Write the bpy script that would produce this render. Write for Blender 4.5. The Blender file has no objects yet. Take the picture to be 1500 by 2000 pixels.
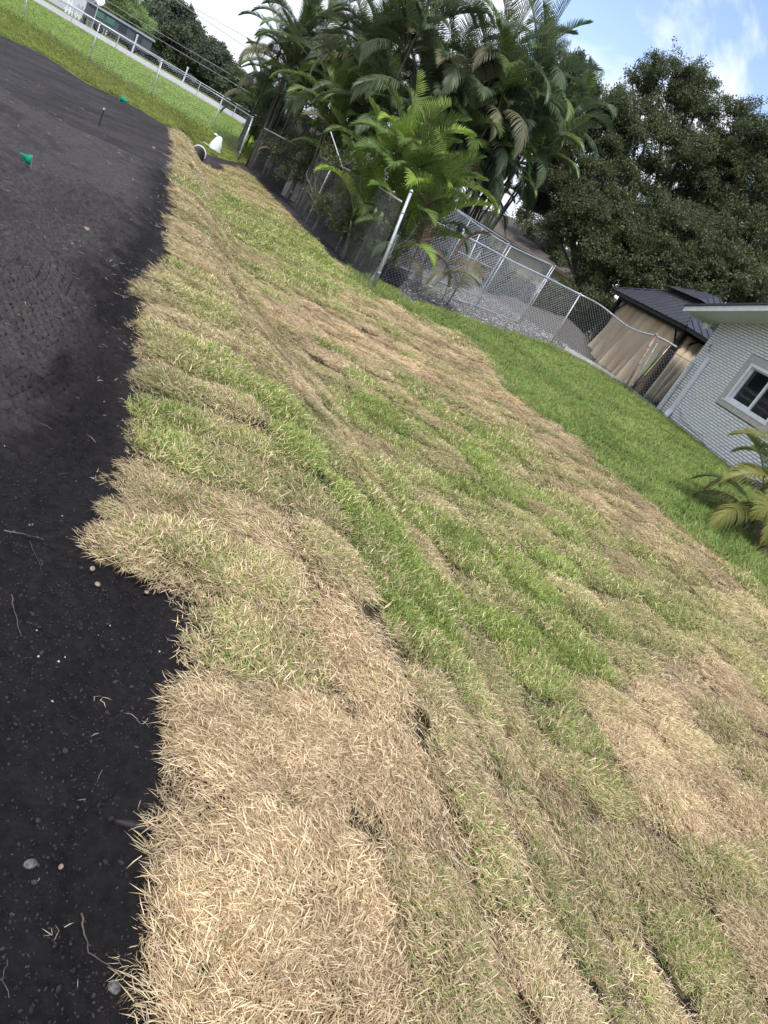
import bpy, math, random
import numpy as np
from mathutils import Vector, Matrix
R_ = math.radians
C = bpy.context.scene.collection
SC = bpy.context.scene
rnd = random.Random(7)
RG = np.random.default_rng(11)

# ------------------------------------------------------------------ camera, sky, sun, exposure
EYE = 1.6; FPX = 1387.0; PITCH = R_(21.6); ROLL = R_(31.2)
cr, sr, cp, sp = math.cos(ROLL), math.sin(ROLL), math.cos(PITCH), math.sin(PITCH)
def cam():
    Rv, Uv, Fv = Vector((1,0,0)), Vector((0,sp,cp)), Vector((0,cp,-sp))
    X = Rv*cr + Uv*sr; Y = -Rv*sr + Uv*cr; Z = -Fv
    m = Matrix((X,Y,Z)).transposed().to_4x4(); m.translation = Vector((0,0,EYE))
    cd = bpy.data.cameras.new('camera'); cd.sensor_fit = 'HORIZONTAL'; cd.sensor_width = 36
    cd.lens = FPX/1500*36; cd.clip_start = .05; cd.clip_end = 3000
    o = bpy.data.objects.new('camera', cd); C.objects.link(o); o.matrix_world = m; SC.camera = o
cam()
SUN_EL, SUN_AZ = R_(55), R_(165)          # azimuth from +Y towards +X
def world():
    w = bpy.data.worlds.new('World'); SC.world = w; w.use_nodes = True
    n, l = w.node_tree.nodes, w.node_tree.links; n.clear()
    out = n.new('ShaderNodeOutputWorld'); bg = n.new('ShaderNodeBackground')
    sky = n.new('ShaderNodeTexSky'); sky.sky_type = 'NISHITA'; sky.sun_disc = False
    sky.sun_elevation = SUN_EL; sky.sun_rotation = SUN_AZ; sky.air_density = 1.1; sky.dust_density = .6
    tc = n.new('ShaderNodeTexCoord'); sep = n.new('ShaderNodeSeparateXYZ'); l.new(tc.outputs['Generated'], sep.inputs[0])
    def M(op, a, b=None, c=None):
        m = n.new('ShaderNodeMath'); m.operation = op
        for i, v in enumerate((a,b,c)):
            if v is None: continue
            if isinstance(v, (int,float)): m.inputs[i].default_value = v
            else: l.new(v, m.inputs[i])
        return m.outputs[0]
    zz = M('ADD', M('MAXIMUM', sep.outputs['Z'], 0.0), .34)
    cx = M('DIVIDE', sep.outputs['X'], zz); cy = M('DIVIDE', sep.outputs['Y'], zz)
    cb = n.new('ShaderNodeCombineXYZ'); l.new(cx, cb.inputs[0]); l.new(cy, cb.inputs[1]); cb.inputs[2].default_value = CLOUD_SEED
    nz = n.new('ShaderNodeTexNoise'); nz.inputs['Scale'].default_value = 1.7; nz.inputs['Detail'].default_value = 9
    nz.inputs['Roughness'].default_value = .56; nz.inputs['Distortion'].default_value = .35; l.new(cb.outputs[0], nz.inputs['Vector'])
    n2 = n.new('ShaderNodeTexNoise'); n2.inputs['Scale'].default_value = .5; n2.inputs['Detail'].default_value = 4; l.new(cb.outputs[0], n2.inputs['Vector'])
    # more cloud towards the left horizon, broken blue to the right
    cov = M('ADD', nz.outputs[0], M('MULTIPLY', sep.outputs['X'], -.22))
    ramp = n.new('ShaderNodeValToRGB'); l.new(cov, ramp.inputs[0])
    ramp.color_ramp.elements[0].position = .47; ramp.color_ramp.elements[0].color = (0,0,0,1)
    ramp.color_ramp.elements[1].position = .57; ramp.color_ramp.elements[1].color = (1,1,1,1)
    r2 = n.new('ShaderNodeValToRGB'); l.new(M('ADD', M('MULTIPLY', nz.outputs[0], .5), M('MULTIPLY', n2.outputs[0], .6)), r2.inputs[0])
    e = r2.color_ramp.elements; e[0].position = .46; e[0].color = (4.9,5.1,5.45,1); e[1].position = .66; e[1].color = (3.2,3.5,4.1,1)
    mul = n.new('ShaderNodeMix'); mul.data_type = 'RGBA'; mul.blend_type = 'MULTIPLY'; mul.inputs[0].default_value = 1
    l.new(sky.outputs[0], mul.inputs[6]); mul.inputs[7].default_value = (.90,.84,.97,1)
    mix = n.new('ShaderNodeMix'); mix.data_type = 'RGBA'; l.new(ramp.outputs[0], mix.inputs[0])
    l.new(mul.outputs[2], mix.inputs[6]); l.new(r2.outputs[0], mix.inputs[7])
    l.new(mix.outputs[2], bg.inputs[0]); bg.inputs[1].default_value = .125
    l.new(bg.outputs[0], out.inputs[0])
CLOUD_SEED = 3.1
world()
def sun():
    sd = bpy.data.lights.new('sun', 'SUN'); sd.energy = 2.1; sd.angle = R_(12); sd.color = (1,.96,.9)
    o = bpy.data.objects.new('sun', sd); C.objects.link(o)
    d = Vector((math.sin(SUN_AZ)*math.cos(SUN_EL), math.cos(SUN_AZ)*math.cos(SUN_EL), math.sin(SUN_EL)))
    o.rotation_euler = d.to_track_quat('Z','Y').to_euler(); o.location = (0,0,30)
sun()
SC.view_settings.view_transform = 'Standard'; SC.view_settings.look = 'None'
SC.view_settings.gamma = 1; SC.view_settings.use_curve_mapping = False; SC.view_settings.exposure = 1.10
SC.cycles.max_bounces = 6; SC.cycles.diffuse_bounces = 3; SC.cycles.transparent_max_bounces = 4; SC.cycles.transmission_bounces = 3

# ------------------------------------------------------------------ helpers
def ray(px, py):
    dx, dy = px-750, py-1000; a = (dx*cr+dy*sr)/FPX; b = (dx*sr-dy*cr)/FPX
    return Vector((a, cp+b*sp, -sp+b*cp))
def on_z(px, py, z):
    r = ray(px,py); k = (z-EYE)/r.z; return Vector((r.x*k, r.y*k, z))
def at_y(px, py, y):
    r = ray(px,py); k = y/r.y; return Vector((r.x*k, y, EYE+r.z*k))
def ts(x, y): return (-.48*x+.877*y, .877*x+.48*y)
def xy(t, s): return (-.48*t+.877*s, .877*t+.48*s)
def sm(a, b, x):
    u = np.clip((np.asarray(x, float)-a)/(b-a), 0, 1); return u*u*(3-2*u)
def vnoise(x, y, seed=0):
    x = np.asarray(x, float); y = np.asarray(y, float)
    xi = np.floor(x).astype(np.int64); yi = np.floor(y).astype(np.int64); xf = x-xi; yf = y-yi
    def h(i, j):
        v = (i*374761393 + j*668265263 + seed*1442695041) & 0x7fffffff
        v = ((v ^ (v >> 13))*1274126177) & 0x7fffffff
        v = v ^ (v >> 16)
        return (v & 0xffff)/65535.0
    u = xf*xf*(3-2*xf); v = yf*yf*(3-2*yf)
    return (h(xi,yi)*(1-u)+h(xi+1,yi)*u)*(1-v)+(h(xi,yi+1)*(1-u)+h(xi+1,yi+1)*u)*v
def fbm(x, y, o=4, seed=0):
    r = 0; a = .5; t = 0
    for k in range(o):
        r = r+a*vnoise(x*2**k, y*2**k, seed+k*17); t += a; a *= .5
    return r/t
def TZ(t, s):
    t = np.asarray(t, float); s = np.asarray(s, float)
    s0 = 1.1-.3*sm(4,10,t); s1 = 3.2-1.15*sm(4,11,t)-.25*sm(11,20,t)
    u = np.clip((s-s0)/(s1-s0), 0, 1)
    z = -.5*u*u*(3-2*u)+.70*sm(3.8,14,s)
    w = sm(28,33,t)*(1-sm(5,9,s))
    z = z - .28*np.exp(-((t-25.6)/1.7)**2-((s-2.1)/.8)**2)
    z = z*(1-w)+(-.05)*w
    z = z + .02*(vnoise(t*.8,s*.8,5)-.5)*sm(0.6,2,s) + .012*(vnoise(t*2.3,s*2.3,6)-.5)
    return z
def hit(px, py, far=70):
    r = ray(px,py); k = .5
    while k < far:
        x, y, z = r.x*k, r.y*k, EYE+r.z*k; t, s = ts(x,y)
        if z < TZ(t,s): return Vector((x,y,float(TZ(t,s))))
        k *= 1.002
    return Vector((r.x*k, r.y*k, z))
def TZxy(x, y): return float(TZ(*ts(x,y)))

def tag(o, label=None, cat=None, group=None, kind=None):
    if label: o['label'] = label
    if cat: o['category'] = cat
    if group: o['group'] = group
    if kind: o['kind'] = kind
    return o
def empty(name, loc=(0,0,0), rz=0):
    o = bpy.data.objects.new(name, None); C.objects.link(o); o.location = loc; o.rotation_euler = (0,0,rz); o.empty_display_size = .1
    return o
def thing(name, loc, label, cat, group=None, rz=0):
    return tag(empty(name, loc, rz), label, cat, group)
def link(name, mesh, parent=None, loc=None, rot=None, scale=None):
    o = bpy.data.objects.new(name, mesh); C.objects.link(o)
    if parent: o.parent = parent
    if loc is not None: o.location = loc
    if rot is not None: o.rotation_euler = rot
    if scale is not None: o.scale = scale
    return o
class MB:
    def __init__(s): s.v = []; s.f = []; s.m = []; s.mi = 0
    def add(s, vs, fs):
        b = len(s.v); s.v += [tuple(v) for v in vs]; s.f += [tuple(i+b for i in f) for f in fs]; s.m += [s.mi]*len(fs); return s
    def box(s, c, d, M=None, taper=1):
        x, y, z = d[0]/2, d[1]/2, d[2]/2; q = taper
        vs = [Vector(p) for p in ((-x,-y,-z),(x,-y,-z),(x,y,-z),(-x,y,-z),(-x*q,-y*q,z),(x*q,-y*q,z),(x*q,y*q,z),(-x*q,y*q,z))]
        if M is not None: vs = [M @ v for v in vs]
        vs = [v+Vector(c) for v in vs]
        return s.add(vs, [(3,2,1,0),(4,5,6,7),(0,1,5,4),(1,2,6,5),(2,3,7,6),(3,0,4,7)])
    def tube(s, pts, r, n=6, cap=True):
        pts = [Vector(p) for p in pts]; k = len(pts); rr = r if hasattr(r,'__len__') else [r]*k
        b = len(s.v); up = None; ring = []
        for i, p in enumerate(pts):
            d = (pts[min(i+1,k-1)]-pts[max(i-1,0)]).normalized()
            if up is None:
                up = Vector((0,0,1)) if abs(d.z) < .9 else Vector((1,0,0))
            a = d.cross(up)
            if a.length < 1e-5: a = d.orthogonal()
            a.normalize(); up = a.cross(d).normalized(); 
            for j in range(n):
                t = 2*math.pi*j/n; ring.append(p+(a*math.cos(t)+up*math.sin(t))*rr[i])
        fs = []
        for i in range(k-1):
            for j in range(n):
                fs.append((i*n+j, i*n+(j+1)%n, (i+1)*n+(j+1)%n, (i+1)*n+j))
        if cap and n > 2: fs += [tuple(range(n))[::-1], tuple((k-1)*n+j for j in range(n))]
        return s.add(ring, fs)
    def mesh(s, name, mats, smooth=False):
        me = bpy.data.meshes.new(name); me.from_pydata(s.v, [], s.f)
        for m in (mats if isinstance(mats, (list,tuple)) else [mats]): me.materials.append(m)
        if any(s.m): me.polygons.foreach_set('material_index', s.m)
        if smooth: me.polygons.foreach_set('use_smooth', [True]*len(s.f))
        return me
    def build(s, name, mats, parent=None, smooth=False, **k):
        return link(name, s.mesh(name, mats, smooth), parent, **k)
def npmesh(name, V, F, mats, attrs=None, smooth=False, extra=None):
    """V (n,3), F list of equal-length faces (m,k); extra = loose points (p,3) appended"""
    nv = len(V)
    if extra is not None: V = np.vstack([V, extra]) if nv else extra
    me = bpy.data.meshes.new(name); me.vertices.add(len(V)); me.vertices.foreach_set('co', np.asarray(V, np.float32).ravel())
    if len(F):
        F = np.asarray(F, np.int32); k = F.shape[1]; me.loops.add(F.size); me.loops.foreach_set('vertex_index', F.ravel())
        me.polygons.add(len(F)); me.polygons.foreach_set('loop_start', np.arange(0, F.size, k, dtype=np.int32))
        me.polygons.foreach_set('loop_total', np.full(len(F), k, np.int32))
        if smooth: me.polygons.foreach_set('use_smooth', np.ones(len(F), bool))
    for m in (mats if isinstance(mats, (list,tuple)) else [mats]): me.materials.append(m)
    for nm, (ty, a) in (attrs or {}).items():
        at = me.attributes.new(nm, ty, 'POINT')
        key = 'vector' if ty == 'FLOAT_VECTOR' else 'color' if ty == 'FLOAT_COLOR' else 'value'
        at.data.foreach_set(key, np.ascontiguousarray(a).ravel())
    me.update(calc_edges=True); return me

# ------------------------------------------------------------------ materials
MATS = {}
def mat(name, col=(.5,.5,.5), rough=.8, metal=0, var=.0, vscale=6, bump=0, bscale=40, col2=None, spec=.4, coords='Object', detail=6, stretch=None, transl=0, rnd_v=0):
    m = bpy.data.materials.new(name); m.use_nodes = True; MATS[name] = m
    n, l = m.node_tree.nodes, m.node_tree.links; b = n['Principled BSDF']; out = n['Material Output']
    b.inputs['Roughness'].default_value = rough; b.inputs['Metallic'].default_value = metal; b.inputs['Specular IOR Level'].default_value = spec
    b.inputs['Base Color'].default_value = (*col,1); src = None
    if var or bump or col2:
        tc = n.new('ShaderNodeTexCoord'); vec = tc.outputs[coords]
        if stretch:
            mp = n.new('ShaderNodeMapping'); mp.inputs['Scale'].default_value = stretch; l.new(vec, mp.inputs[0]); vec = mp.outputs[0]
    if var or col2:
        t = n.new('ShaderNodeTexNoise'); t.inputs['Scale'].default_value = vscale; t.inputs['Detail'].default_value = detail; t.inputs['Roughness'].default_value = .65; l.new(vec, t.inputs[0])
        r = n.new('ShaderNodeValToRGB'); l.new(t.outputs[0], r.inputs[0]); c2 = col2 or tuple(min(1,c*(1+var)) for c in col); c1 = col if col2 else tuple(c*(1-var) for c in col)
        r.color_ramp.elements[0].position = .36; r.color_ramp.elements[0].color = (*c1,1); r.color_ramp.elements[1].position = .64; r.color_ramp.elements[1].color = (*c2,1)
        src = r.outputs[0]
    if rnd_v:
        oi = n.new('ShaderNodeObjectInfo'); hv = n.new('ShaderNodeHueSaturation')
        mr = n.new('ShaderNodeMapRange'); l.new(oi.outputs['Random'], mr.inputs[0]); mr.inputs[3].default_value = 1-rnd_v; mr.inputs[4].default_value = 1+rnd_v
        l.new(mr.outputs[0], hv.inputs['Value'])
        if src: l.new(src, hv.inputs['Color'])
        else: hv.inputs['Color'].default_value = (*col,1)
        src = hv.outputs[0]
    if src: l.new(src, b.inputs['Base Color'])
    if bump:
        t2 = n.new('ShaderNodeTexNoise'); t2.inputs['Scale'].default_value = bscale; t2.inputs['Detail'].default_value = 5; l.new(vec, t2.inputs[0])
        bp = n.new('ShaderNodeBump'); bp.inputs['Strength'].default_value = bump; bp.inputs['Distance'].default_value = .02; l.new(t2.outputs[0], bp.inputs['Height']); l.new(bp.outputs[0], b.inputs['Normal'])
    if transl:
        tr = n.new('ShaderNodeBsdfTranslucent'); mx = n.new('ShaderNodeMixShader'); mx.inputs[0].default_value = transl
        if src: l.new(src, tr.inputs[0])
        else: tr.inputs[0].default_value = (*col,1)
        l.new(b.outputs[0], mx.inputs[1]); l.new(tr.outputs[0], mx.inputs[2]); l.new(mx.outputs[0], out.inputs[0])
    return m
def blade_mat(name, dry1, dry2, gr1, gr2, transl=.25, fixed=None, rough=.75, spec=.18):
    """dry or green per blade: geometry attribute 'bl'/'br' (blade) against the tuft's own 'green'"""
    m = bpy.data.materials.new(name); m.use_nodes = True; n, l = m.node_tree.nodes, m.node_tree.links; b = n['Principled BSDF']; out = n['Material Output']
    b.inputs['Roughness'].default_value = rough; b.inputs['Specular IOR Level'].default_value = spec
    def A(nm, ty): a = n.new('ShaderNodeAttribute'); a.attribute_name = nm; a.attribute_type = ty; return a.outputs['Fac']
    def mixc(f, c1, c2):
        x = n.new('ShaderNodeMix'); x.data_type = 'RGBA'
        if isinstance(f, float): x.inputs[0].default_value = f
        else: l.new(f, x.inputs[0])
        for i, c in ((6,c1),(7,c2)):
            if isinstance(c, tuple): x.inputs[i].default_value = (*c,1)
            else: l.new(c, x.inputs[i])
        return x.outputs[2]
    def M(op, a, b_):
        q = n.new('ShaderNodeMath'); q.operation = op; q.use_clamp = True
        for i, v in enumerate((a,b_)):
            if isinstance(v,(int,float)): q.inputs[i].default_value = v
            else: l.new(v, q.inputs[i])
        return q.outputs[0]
    bl = A('bl','GEOMETRY'); br = A('br','GEOMETRY'); g = A('green','INSTANCER'); tn = A('tone','INSTANCER')
    dry = mixc(bl, dry1, dry2); gr = mixc(bl, gr1, gr2)
    f = M('MULTIPLY', M('ADD', M('SUBTRACT', g, br), .0), 16.0)
    c = mixc(f, dry, gr)
    hs = n.new('ShaderNodeHueSaturation'); l.new(c, hs.inputs['Color'])
    mr = n.new('ShaderNodeMapRange'); l.new(tn, mr.inputs[0]); mr.inputs[3].default_value = .78; mr.inputs[4].default_value = 1.26; l.new(mr.outputs[0], hs.inputs['Value'])
    c = hs.outputs[0]; l.new(c, b.inputs['Base Color'])
    tr = n.new('ShaderNodeBsdfTranslucent'); l.new(c, tr.inputs[0]); mx = n.new('ShaderNodeMixShader'); mx.inputs[0].default_value = transl
    l.new(b.outputs[0], mx.inputs[1]); l.new(tr.outputs[0], mx.inputs[2]); l.new(mx.outputs[0], out.inputs[0])
    return m

# ------------------------------------------------------------------ scattering through geometry nodes
def scatter_group(name, sources, keep_mesh=True):
    g = bpy.data.node_groups.new(name, 'GeometryNodeTree')
    g.interface.new_socket('Geometry', in_out='INPUT', socket_type='NodeSocketGeometry')
    g.interface.new_socket('Geometry', in_out='OUTPUT', socket_type='NodeSocketGeometry')
    N, L = g.nodes, g.links; gi = N.new('NodeGroupInput'); go = N.new('NodeGroupOutput')
    jn = N.new('GeometryNodeJoinGeometry')
    for s in reversed(sources):
        oi = N.new('GeometryNodeObjectInfo'); oi.inputs['Object'].default_value = s; oi.inputs['As Instance'].default_value = False
        gi2 = N.new('GeometryNodeGeometryToInstance'); L.new(oi.outputs['Geometry'], gi2.inputs[0]); L.new(gi2.outputs[0], jn.inputs[0])
    def na(nm, ty):
        a = N.new('GeometryNodeInputNamedAttribute'); a.data_type = ty; a.inputs['Name'].default_value = nm; return a.outputs['Attribute']
    ip = N.new('GeometryNodeInstanceOnPoints'); L.new(gi.outputs[0], ip.inputs['Points']); L.new(jn.outputs[0], ip.inputs['Instance'])
    ip.inputs['Pick Instance'].default_value = True
    L.new(na('isp','BOOLEAN'), ip.inputs['Selection']); L.new(na('idx','INT'), ip.inputs['Instance Index'])
    L.new(na('rot','FLOAT_VECTOR'), ip.inputs['Rotation']); L.new(na('scl','FLOAT_VECTOR'), ip.inputs['Scale'])
    if keep_mesh:
        j2 = N.new('GeometryNodeJoinGeometry'); L.new(ip.outputs[0], j2.inputs[0]); L.new(gi.outputs[0], j2.inputs[0]); L.new(j2.outputs[0], go.inputs[0])
    else: L.new(ip.outputs[0], go.inputs[0])
    return g
def pts_attrs(nv, P, rot, scl, idx, green, tone):
    """attributes over nv surface vertices + len(P) loose points"""
    n = len(P); z = np.zeros(nv)
    if np.ndim(scl) == 1: scl = np.repeat(scl[:,None], 3, 1)
    return {'isp':('BOOLEAN', np.concatenate([z.astype(bool), np.ones(n,bool)])), 'rot':('FLOAT_VECTOR', np.vstack([np.zeros((nv,3)), rot]).astype(np.float32)),
            'scl':('FLOAT_VECTOR', np.vstack([np.ones((nv,3)), scl]).astype(np.float32)), 'idx':('INT', np.concatenate([z, idx]).astype(np.int32)),
            'green':('FLOAT', np.concatenate([z, green]).astype(np.float32)), 'tone':('FLOAT', np.concatenate([z+.5, tone]).astype(np.float32))}
def add_gn(o, g): m = o.modifiers.new('scatter', 'NODES'); m.node_group = g; return o
def blade_mesh(name, n, rad, L0, L1, w, el0, el1, bend, spread, m, seed, center_bias=1):
    """a tuft of bent blades; spread = half-angle of heading round +x"""
    r = np.random.default_rng(seed); V = []; F4 = []; bl = []; br = []; F3 = []
    for k in range(n):
        a = r.uniform(0, 2*math.pi); q = rad*math.sqrt(r.random()); x0, y0 = q*math.cos(a), q*math.sin(a)
        h = r.uniform(-spread, spread); L = r.uniform(L0, L1); e = r.uniform(el0, el1); ww = w*r.uniform(.7,1.3)
        p = np.array([x0, y0, r.uniform(-.002,.008)]); pts = [p]; hh = h
        for st in range(2):
            d = np.array([math.cos(hh)*math.cos(e), math.sin(hh)*math.cos(e), math.sin(e)]); p = p+d*L/2; pts.append(p); e -= bend*r.uniform(.5,1.4); hh += r.uniform(-.35,.35)
        s = np.array([-math.sin(h), math.cos(h), r.uniform(-.5,.5)]); s = s/np.linalg.norm(s)*ww/2; b = len(V)
        V += [pts[0]-s*.8, pts[0]+s*.8, pts[1]+s, pts[1]-s, pts[2]]; F3 += [(b,b+1,b+2),(b,b+2,b+3),(b+3,b+2,b+4)]
        u, v = r.random(), r.random(); bl += [u]*5; br += [v]*5
    me = npmesh(name, np.array(V), F3, m, {'bl':('FLOAT', np.array(bl, np.float32)), 'br':('FLOAT', np.array(br, np.float32))})
    return bpy.data.objects.new(name, me)

GTAB = '16.75,0.23,0.35;18.15,0.89,0.25;13.96,0.69,0.35;13.24,1.23,0.60;10.16,0.84,0.35;9.06,0.66,0.20;12.80,1.56,0.35;17.58,2.53,0.75;16.19,3.37,0.80;14.87,3.64,0.80;28.30,3.91,0.30;24.26,2.63,0.35;7.94,0.74,0.35;7.75,1.08,0.20;9.06,1.58,0.25;6.30,0.58,0.25;6.04,0.42,0.15;6.51,0.91,0.60;6.87,0.82,0.65;6.68,1.12,0.20;11.01,2.27,0.35;12.64,3.25,0.60;10.27,2.50,0.25;11.73,3.48,0.40;12.85,4.24,0.30;9.92,2.94,0.25;10.51,3.77,0.15;8.77,2.87,0.15;12.40,5.33,0.12;10.11,4.22,0.12;11.77,5.79,0.15;10.82,5.86,0.15;12.49,4.91,0.50;8.55,2.25,0.20;8.75,2.13,0.40;5.20,0.48,0.25;4.51,0.43,0.20;5.51,0.71,0.55;4.74,0.62,0.35;4.06,0.47,0.70;3.67,0.59,0.80;4.60,0.83,0.55;4.17,0.92,0.30;4.67,1.09,0.80;4.32,1.25,0.80;3.53,0.43,0.75;5.32,1.29,0.50;6.14,1.74,0.35;6.12,1.99,0.40;5.19,1.88,0.30;8.20,3.19,0.55;7.10,3.32,0.85;7.72,3.36,0.80;8.53,4.42,0.65;4.99,1.94,0.45;4.77,2.10,0.35;5.04,2.43,0.35;6.97,3.99,0.60;6.94,4.51,0.75;8.40,5.78,0.45;9.21,5.21,0.30;9.61,5.96,0.20;9.95,6.96,0.15;8.29,6.67,0.35;6.87,5.02,0.60;2.98,0.43,0.12;2.74,0.53,0.12;2.54,0.33,0.10;2.45,0.43,0.15;2.78,0.60,0.35;3.19,0.65,0.70;3.43,0.84,0.40;2.90,0.82,0.30;2.73,0.91,0.15;2.60,1.04,0.12;2.46,0.91,0.25;3.74,1.25,0.75;3.75,1.47,0.95;3.61,1.64,0.95;3.26,1.38,0.45;3.60,1.85,0.95;3.78,2.20,0.95;3.15,1.23,0.30;2.97,1.45,0.40;3.10,1.78,0.75;4.84,2.72,0.90;5.65,3.13,0.25;4.69,2.37,0.30;5.65,3.43,0.60;2.28,0.74,0.40;2.14,0.78,0.12;2.21,0.95,0.12;1.90,0.80,0.70;1.88,0.92,0.75;1.91,0.67,0.40;2.30,1.20,0.12;2.52,1.47,0.30;2.07,1.25,0.25;2.40,1.63,0.20;2.83,2.02,0.80;2.83,2.24,0.80;3.63,2.87,0.90;3.92,2.85,0.30;5.54,4.08,0.70;4.62,4.00,0.95;4.24,3.47,0.90;5.17,4.83,0.60;5.94,5.92,0.50;5.53,6.18,0.55;6.90,6.74,0.25;6.05,7.01,0.25;5.44,7.37,0.35;2.27,1.52,0.12;2.20,1.76,0.10;1.97,1.43,0.20;1.61,0.72,0.00;1.55,0.88,0.00;1.41,0.63,0.00;1.48,1.05,0.00;1.81,1.03,0.08;1.69,1.30,0.05;1.74,1.57,0.05;2.00,1.84,0.10;2.50,2.30,0.35;2.89,2.74,0.50;2.35,2.48,0.30;2.02,2.15,0.50;3.42,3.27,0.75;3.58,3.76,0.85;4.16,4.70,0.60;3.22,3.64,0.85;2.97,3.83,0.20;3.48,4.35,0.35;4.06,5.28,0.60;3.29,4.49,0.15;3.67,5.28,0.35;4.26,6.29,0.45;3.51,5.93,0.20;2.93,4.48,0.20;2.54,3.14,0.70;2.43,3.15,0.60;2.61,3.63,0.20;2.21,3.34,0.75;2.03,3.10,0.50;2.07,3.58,0.85;2.43,3.77,0.25;2.53,4.29,0.25;2.62,4.87,0.40;2.08,4.48,0.30;2.09,4.00,0.40;1.99,2.42,0.25;1.87,2.55,0.20;1.74,2.67,0.20;1.76,3.09,0.15;1.71,3.44,0.25;1.76,3.91,0.20;1.17,0.70,0.12;1.09,0.60,0.30;1.10,0.55,0.40;1.27,0.85,0.03;1.13,0.99,0.05;1.31,1.20,0.06;1.36,1.43,0.10;1.54,1.60,0.35;1.46,1.73,0.12;1.38,2.15,0.50;1.46,2.06,0.20;1.30,2.30,0.15;1.19,1.76,0.50;1.21,1.53,0.15;1.07,1.23,0.05;0.97,0.69,0.30;1.04,0.75,0.15;0.92,0.82,0.04;0.86,0.94,0.04;0.85,0.64,0.12;0.79,0.74,0.35;0.86,1.09,0.05;0.93,1.28,0.08;0.96,1.48,0.12;1.01,1.75,0.15;1.09,1.92,0.40;1.02,2.24,0.35;1.23,2.83,0.30;1.15,3.13,0.40;1.05,3.38,0.40;1.41,3.77,0.25;1.00,2.59,0.35;0.85,1.92,0.15'
# ------------------------------------------------------------------ ground
ET = [(-3,.58),(.76,.58),(.96,.53),(1.15,.53),(1.53,.54),(1.71,.5),(1.85,.59),(2.0,.64),(2.19,.6),(2.3,.31),(2.4,.22),(2.57,.25),(2.94,.36),(3.34,.35),(4.08,.35),(4.78,.33),(5.46,.41),(5.87,.32),(8.05,.58),(10.6,.6),(14.5,.67),(21.7,.66),(40,.7)]
def edge_s(t): return np.interp(t, [a for a,_ in ET], [b for _,b in ET])
BT = [(-3,9.4),(5.6,8.5),(6.3,8.2),(7.8,7.75),(9.8,7.6),(11.2,7.1),(12.2,7.3),(13.4,7.6),(14.7,7.6),(15.0,5.05),(29.4,3.45),(40,3)]
def sod_max_s(t): return np.interp(t, [a for a,_ in BT], [b for _,b in BT])
def sod_max_t(s): return 21.9+(s-.6)*2.35
GT = [tuple(float(v) for v in q.split(',')) for q in GTAB.split(';')]
GTA = np.array(GT)
def greenness(t, s):
    t = np.asarray(t, float); s = np.asarray(s, float); sc = 1/(.10+.07*np.maximum(t,.5))
    num = 0; den = 1e-9
    for a, b, g in GT:
        k = 1/(.10+.07*a); d2 = ((t-a)*k*.75)**2+((s-b)*k*1.25)**2
        w = np.exp(-d2*3.0)+1e-4/(1+d2*d2); num = num+w*g; den = den+w
    g = num/den
    g = g + .26*(fbm(t*1.6, s*1.6, 3, 21)-.5)*1.6 + .25*(vnoise(t*6,s*6,22)-.5)
    return g
def soil_far_t(s):      # far limit of the black soil
    return np.interp(s, [-14,-3.6,-2.9,-2.1,-1.6,-1,-.3,.3,.6,1,2,3.3,3.6], [21,22.1,23.3,22.7,22.2,22.9,23.2,22.6,23,25.6,28,29.6,29.6])
def gravel_t(s):        # lawn / gravel limit: gravel for t above this
    return np.interp(s, [4.8,6,7.2,9.4,12.2,15.3,20], [14.6,15.7,16.8,17.2,18.6,17.2,17.2])
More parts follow.
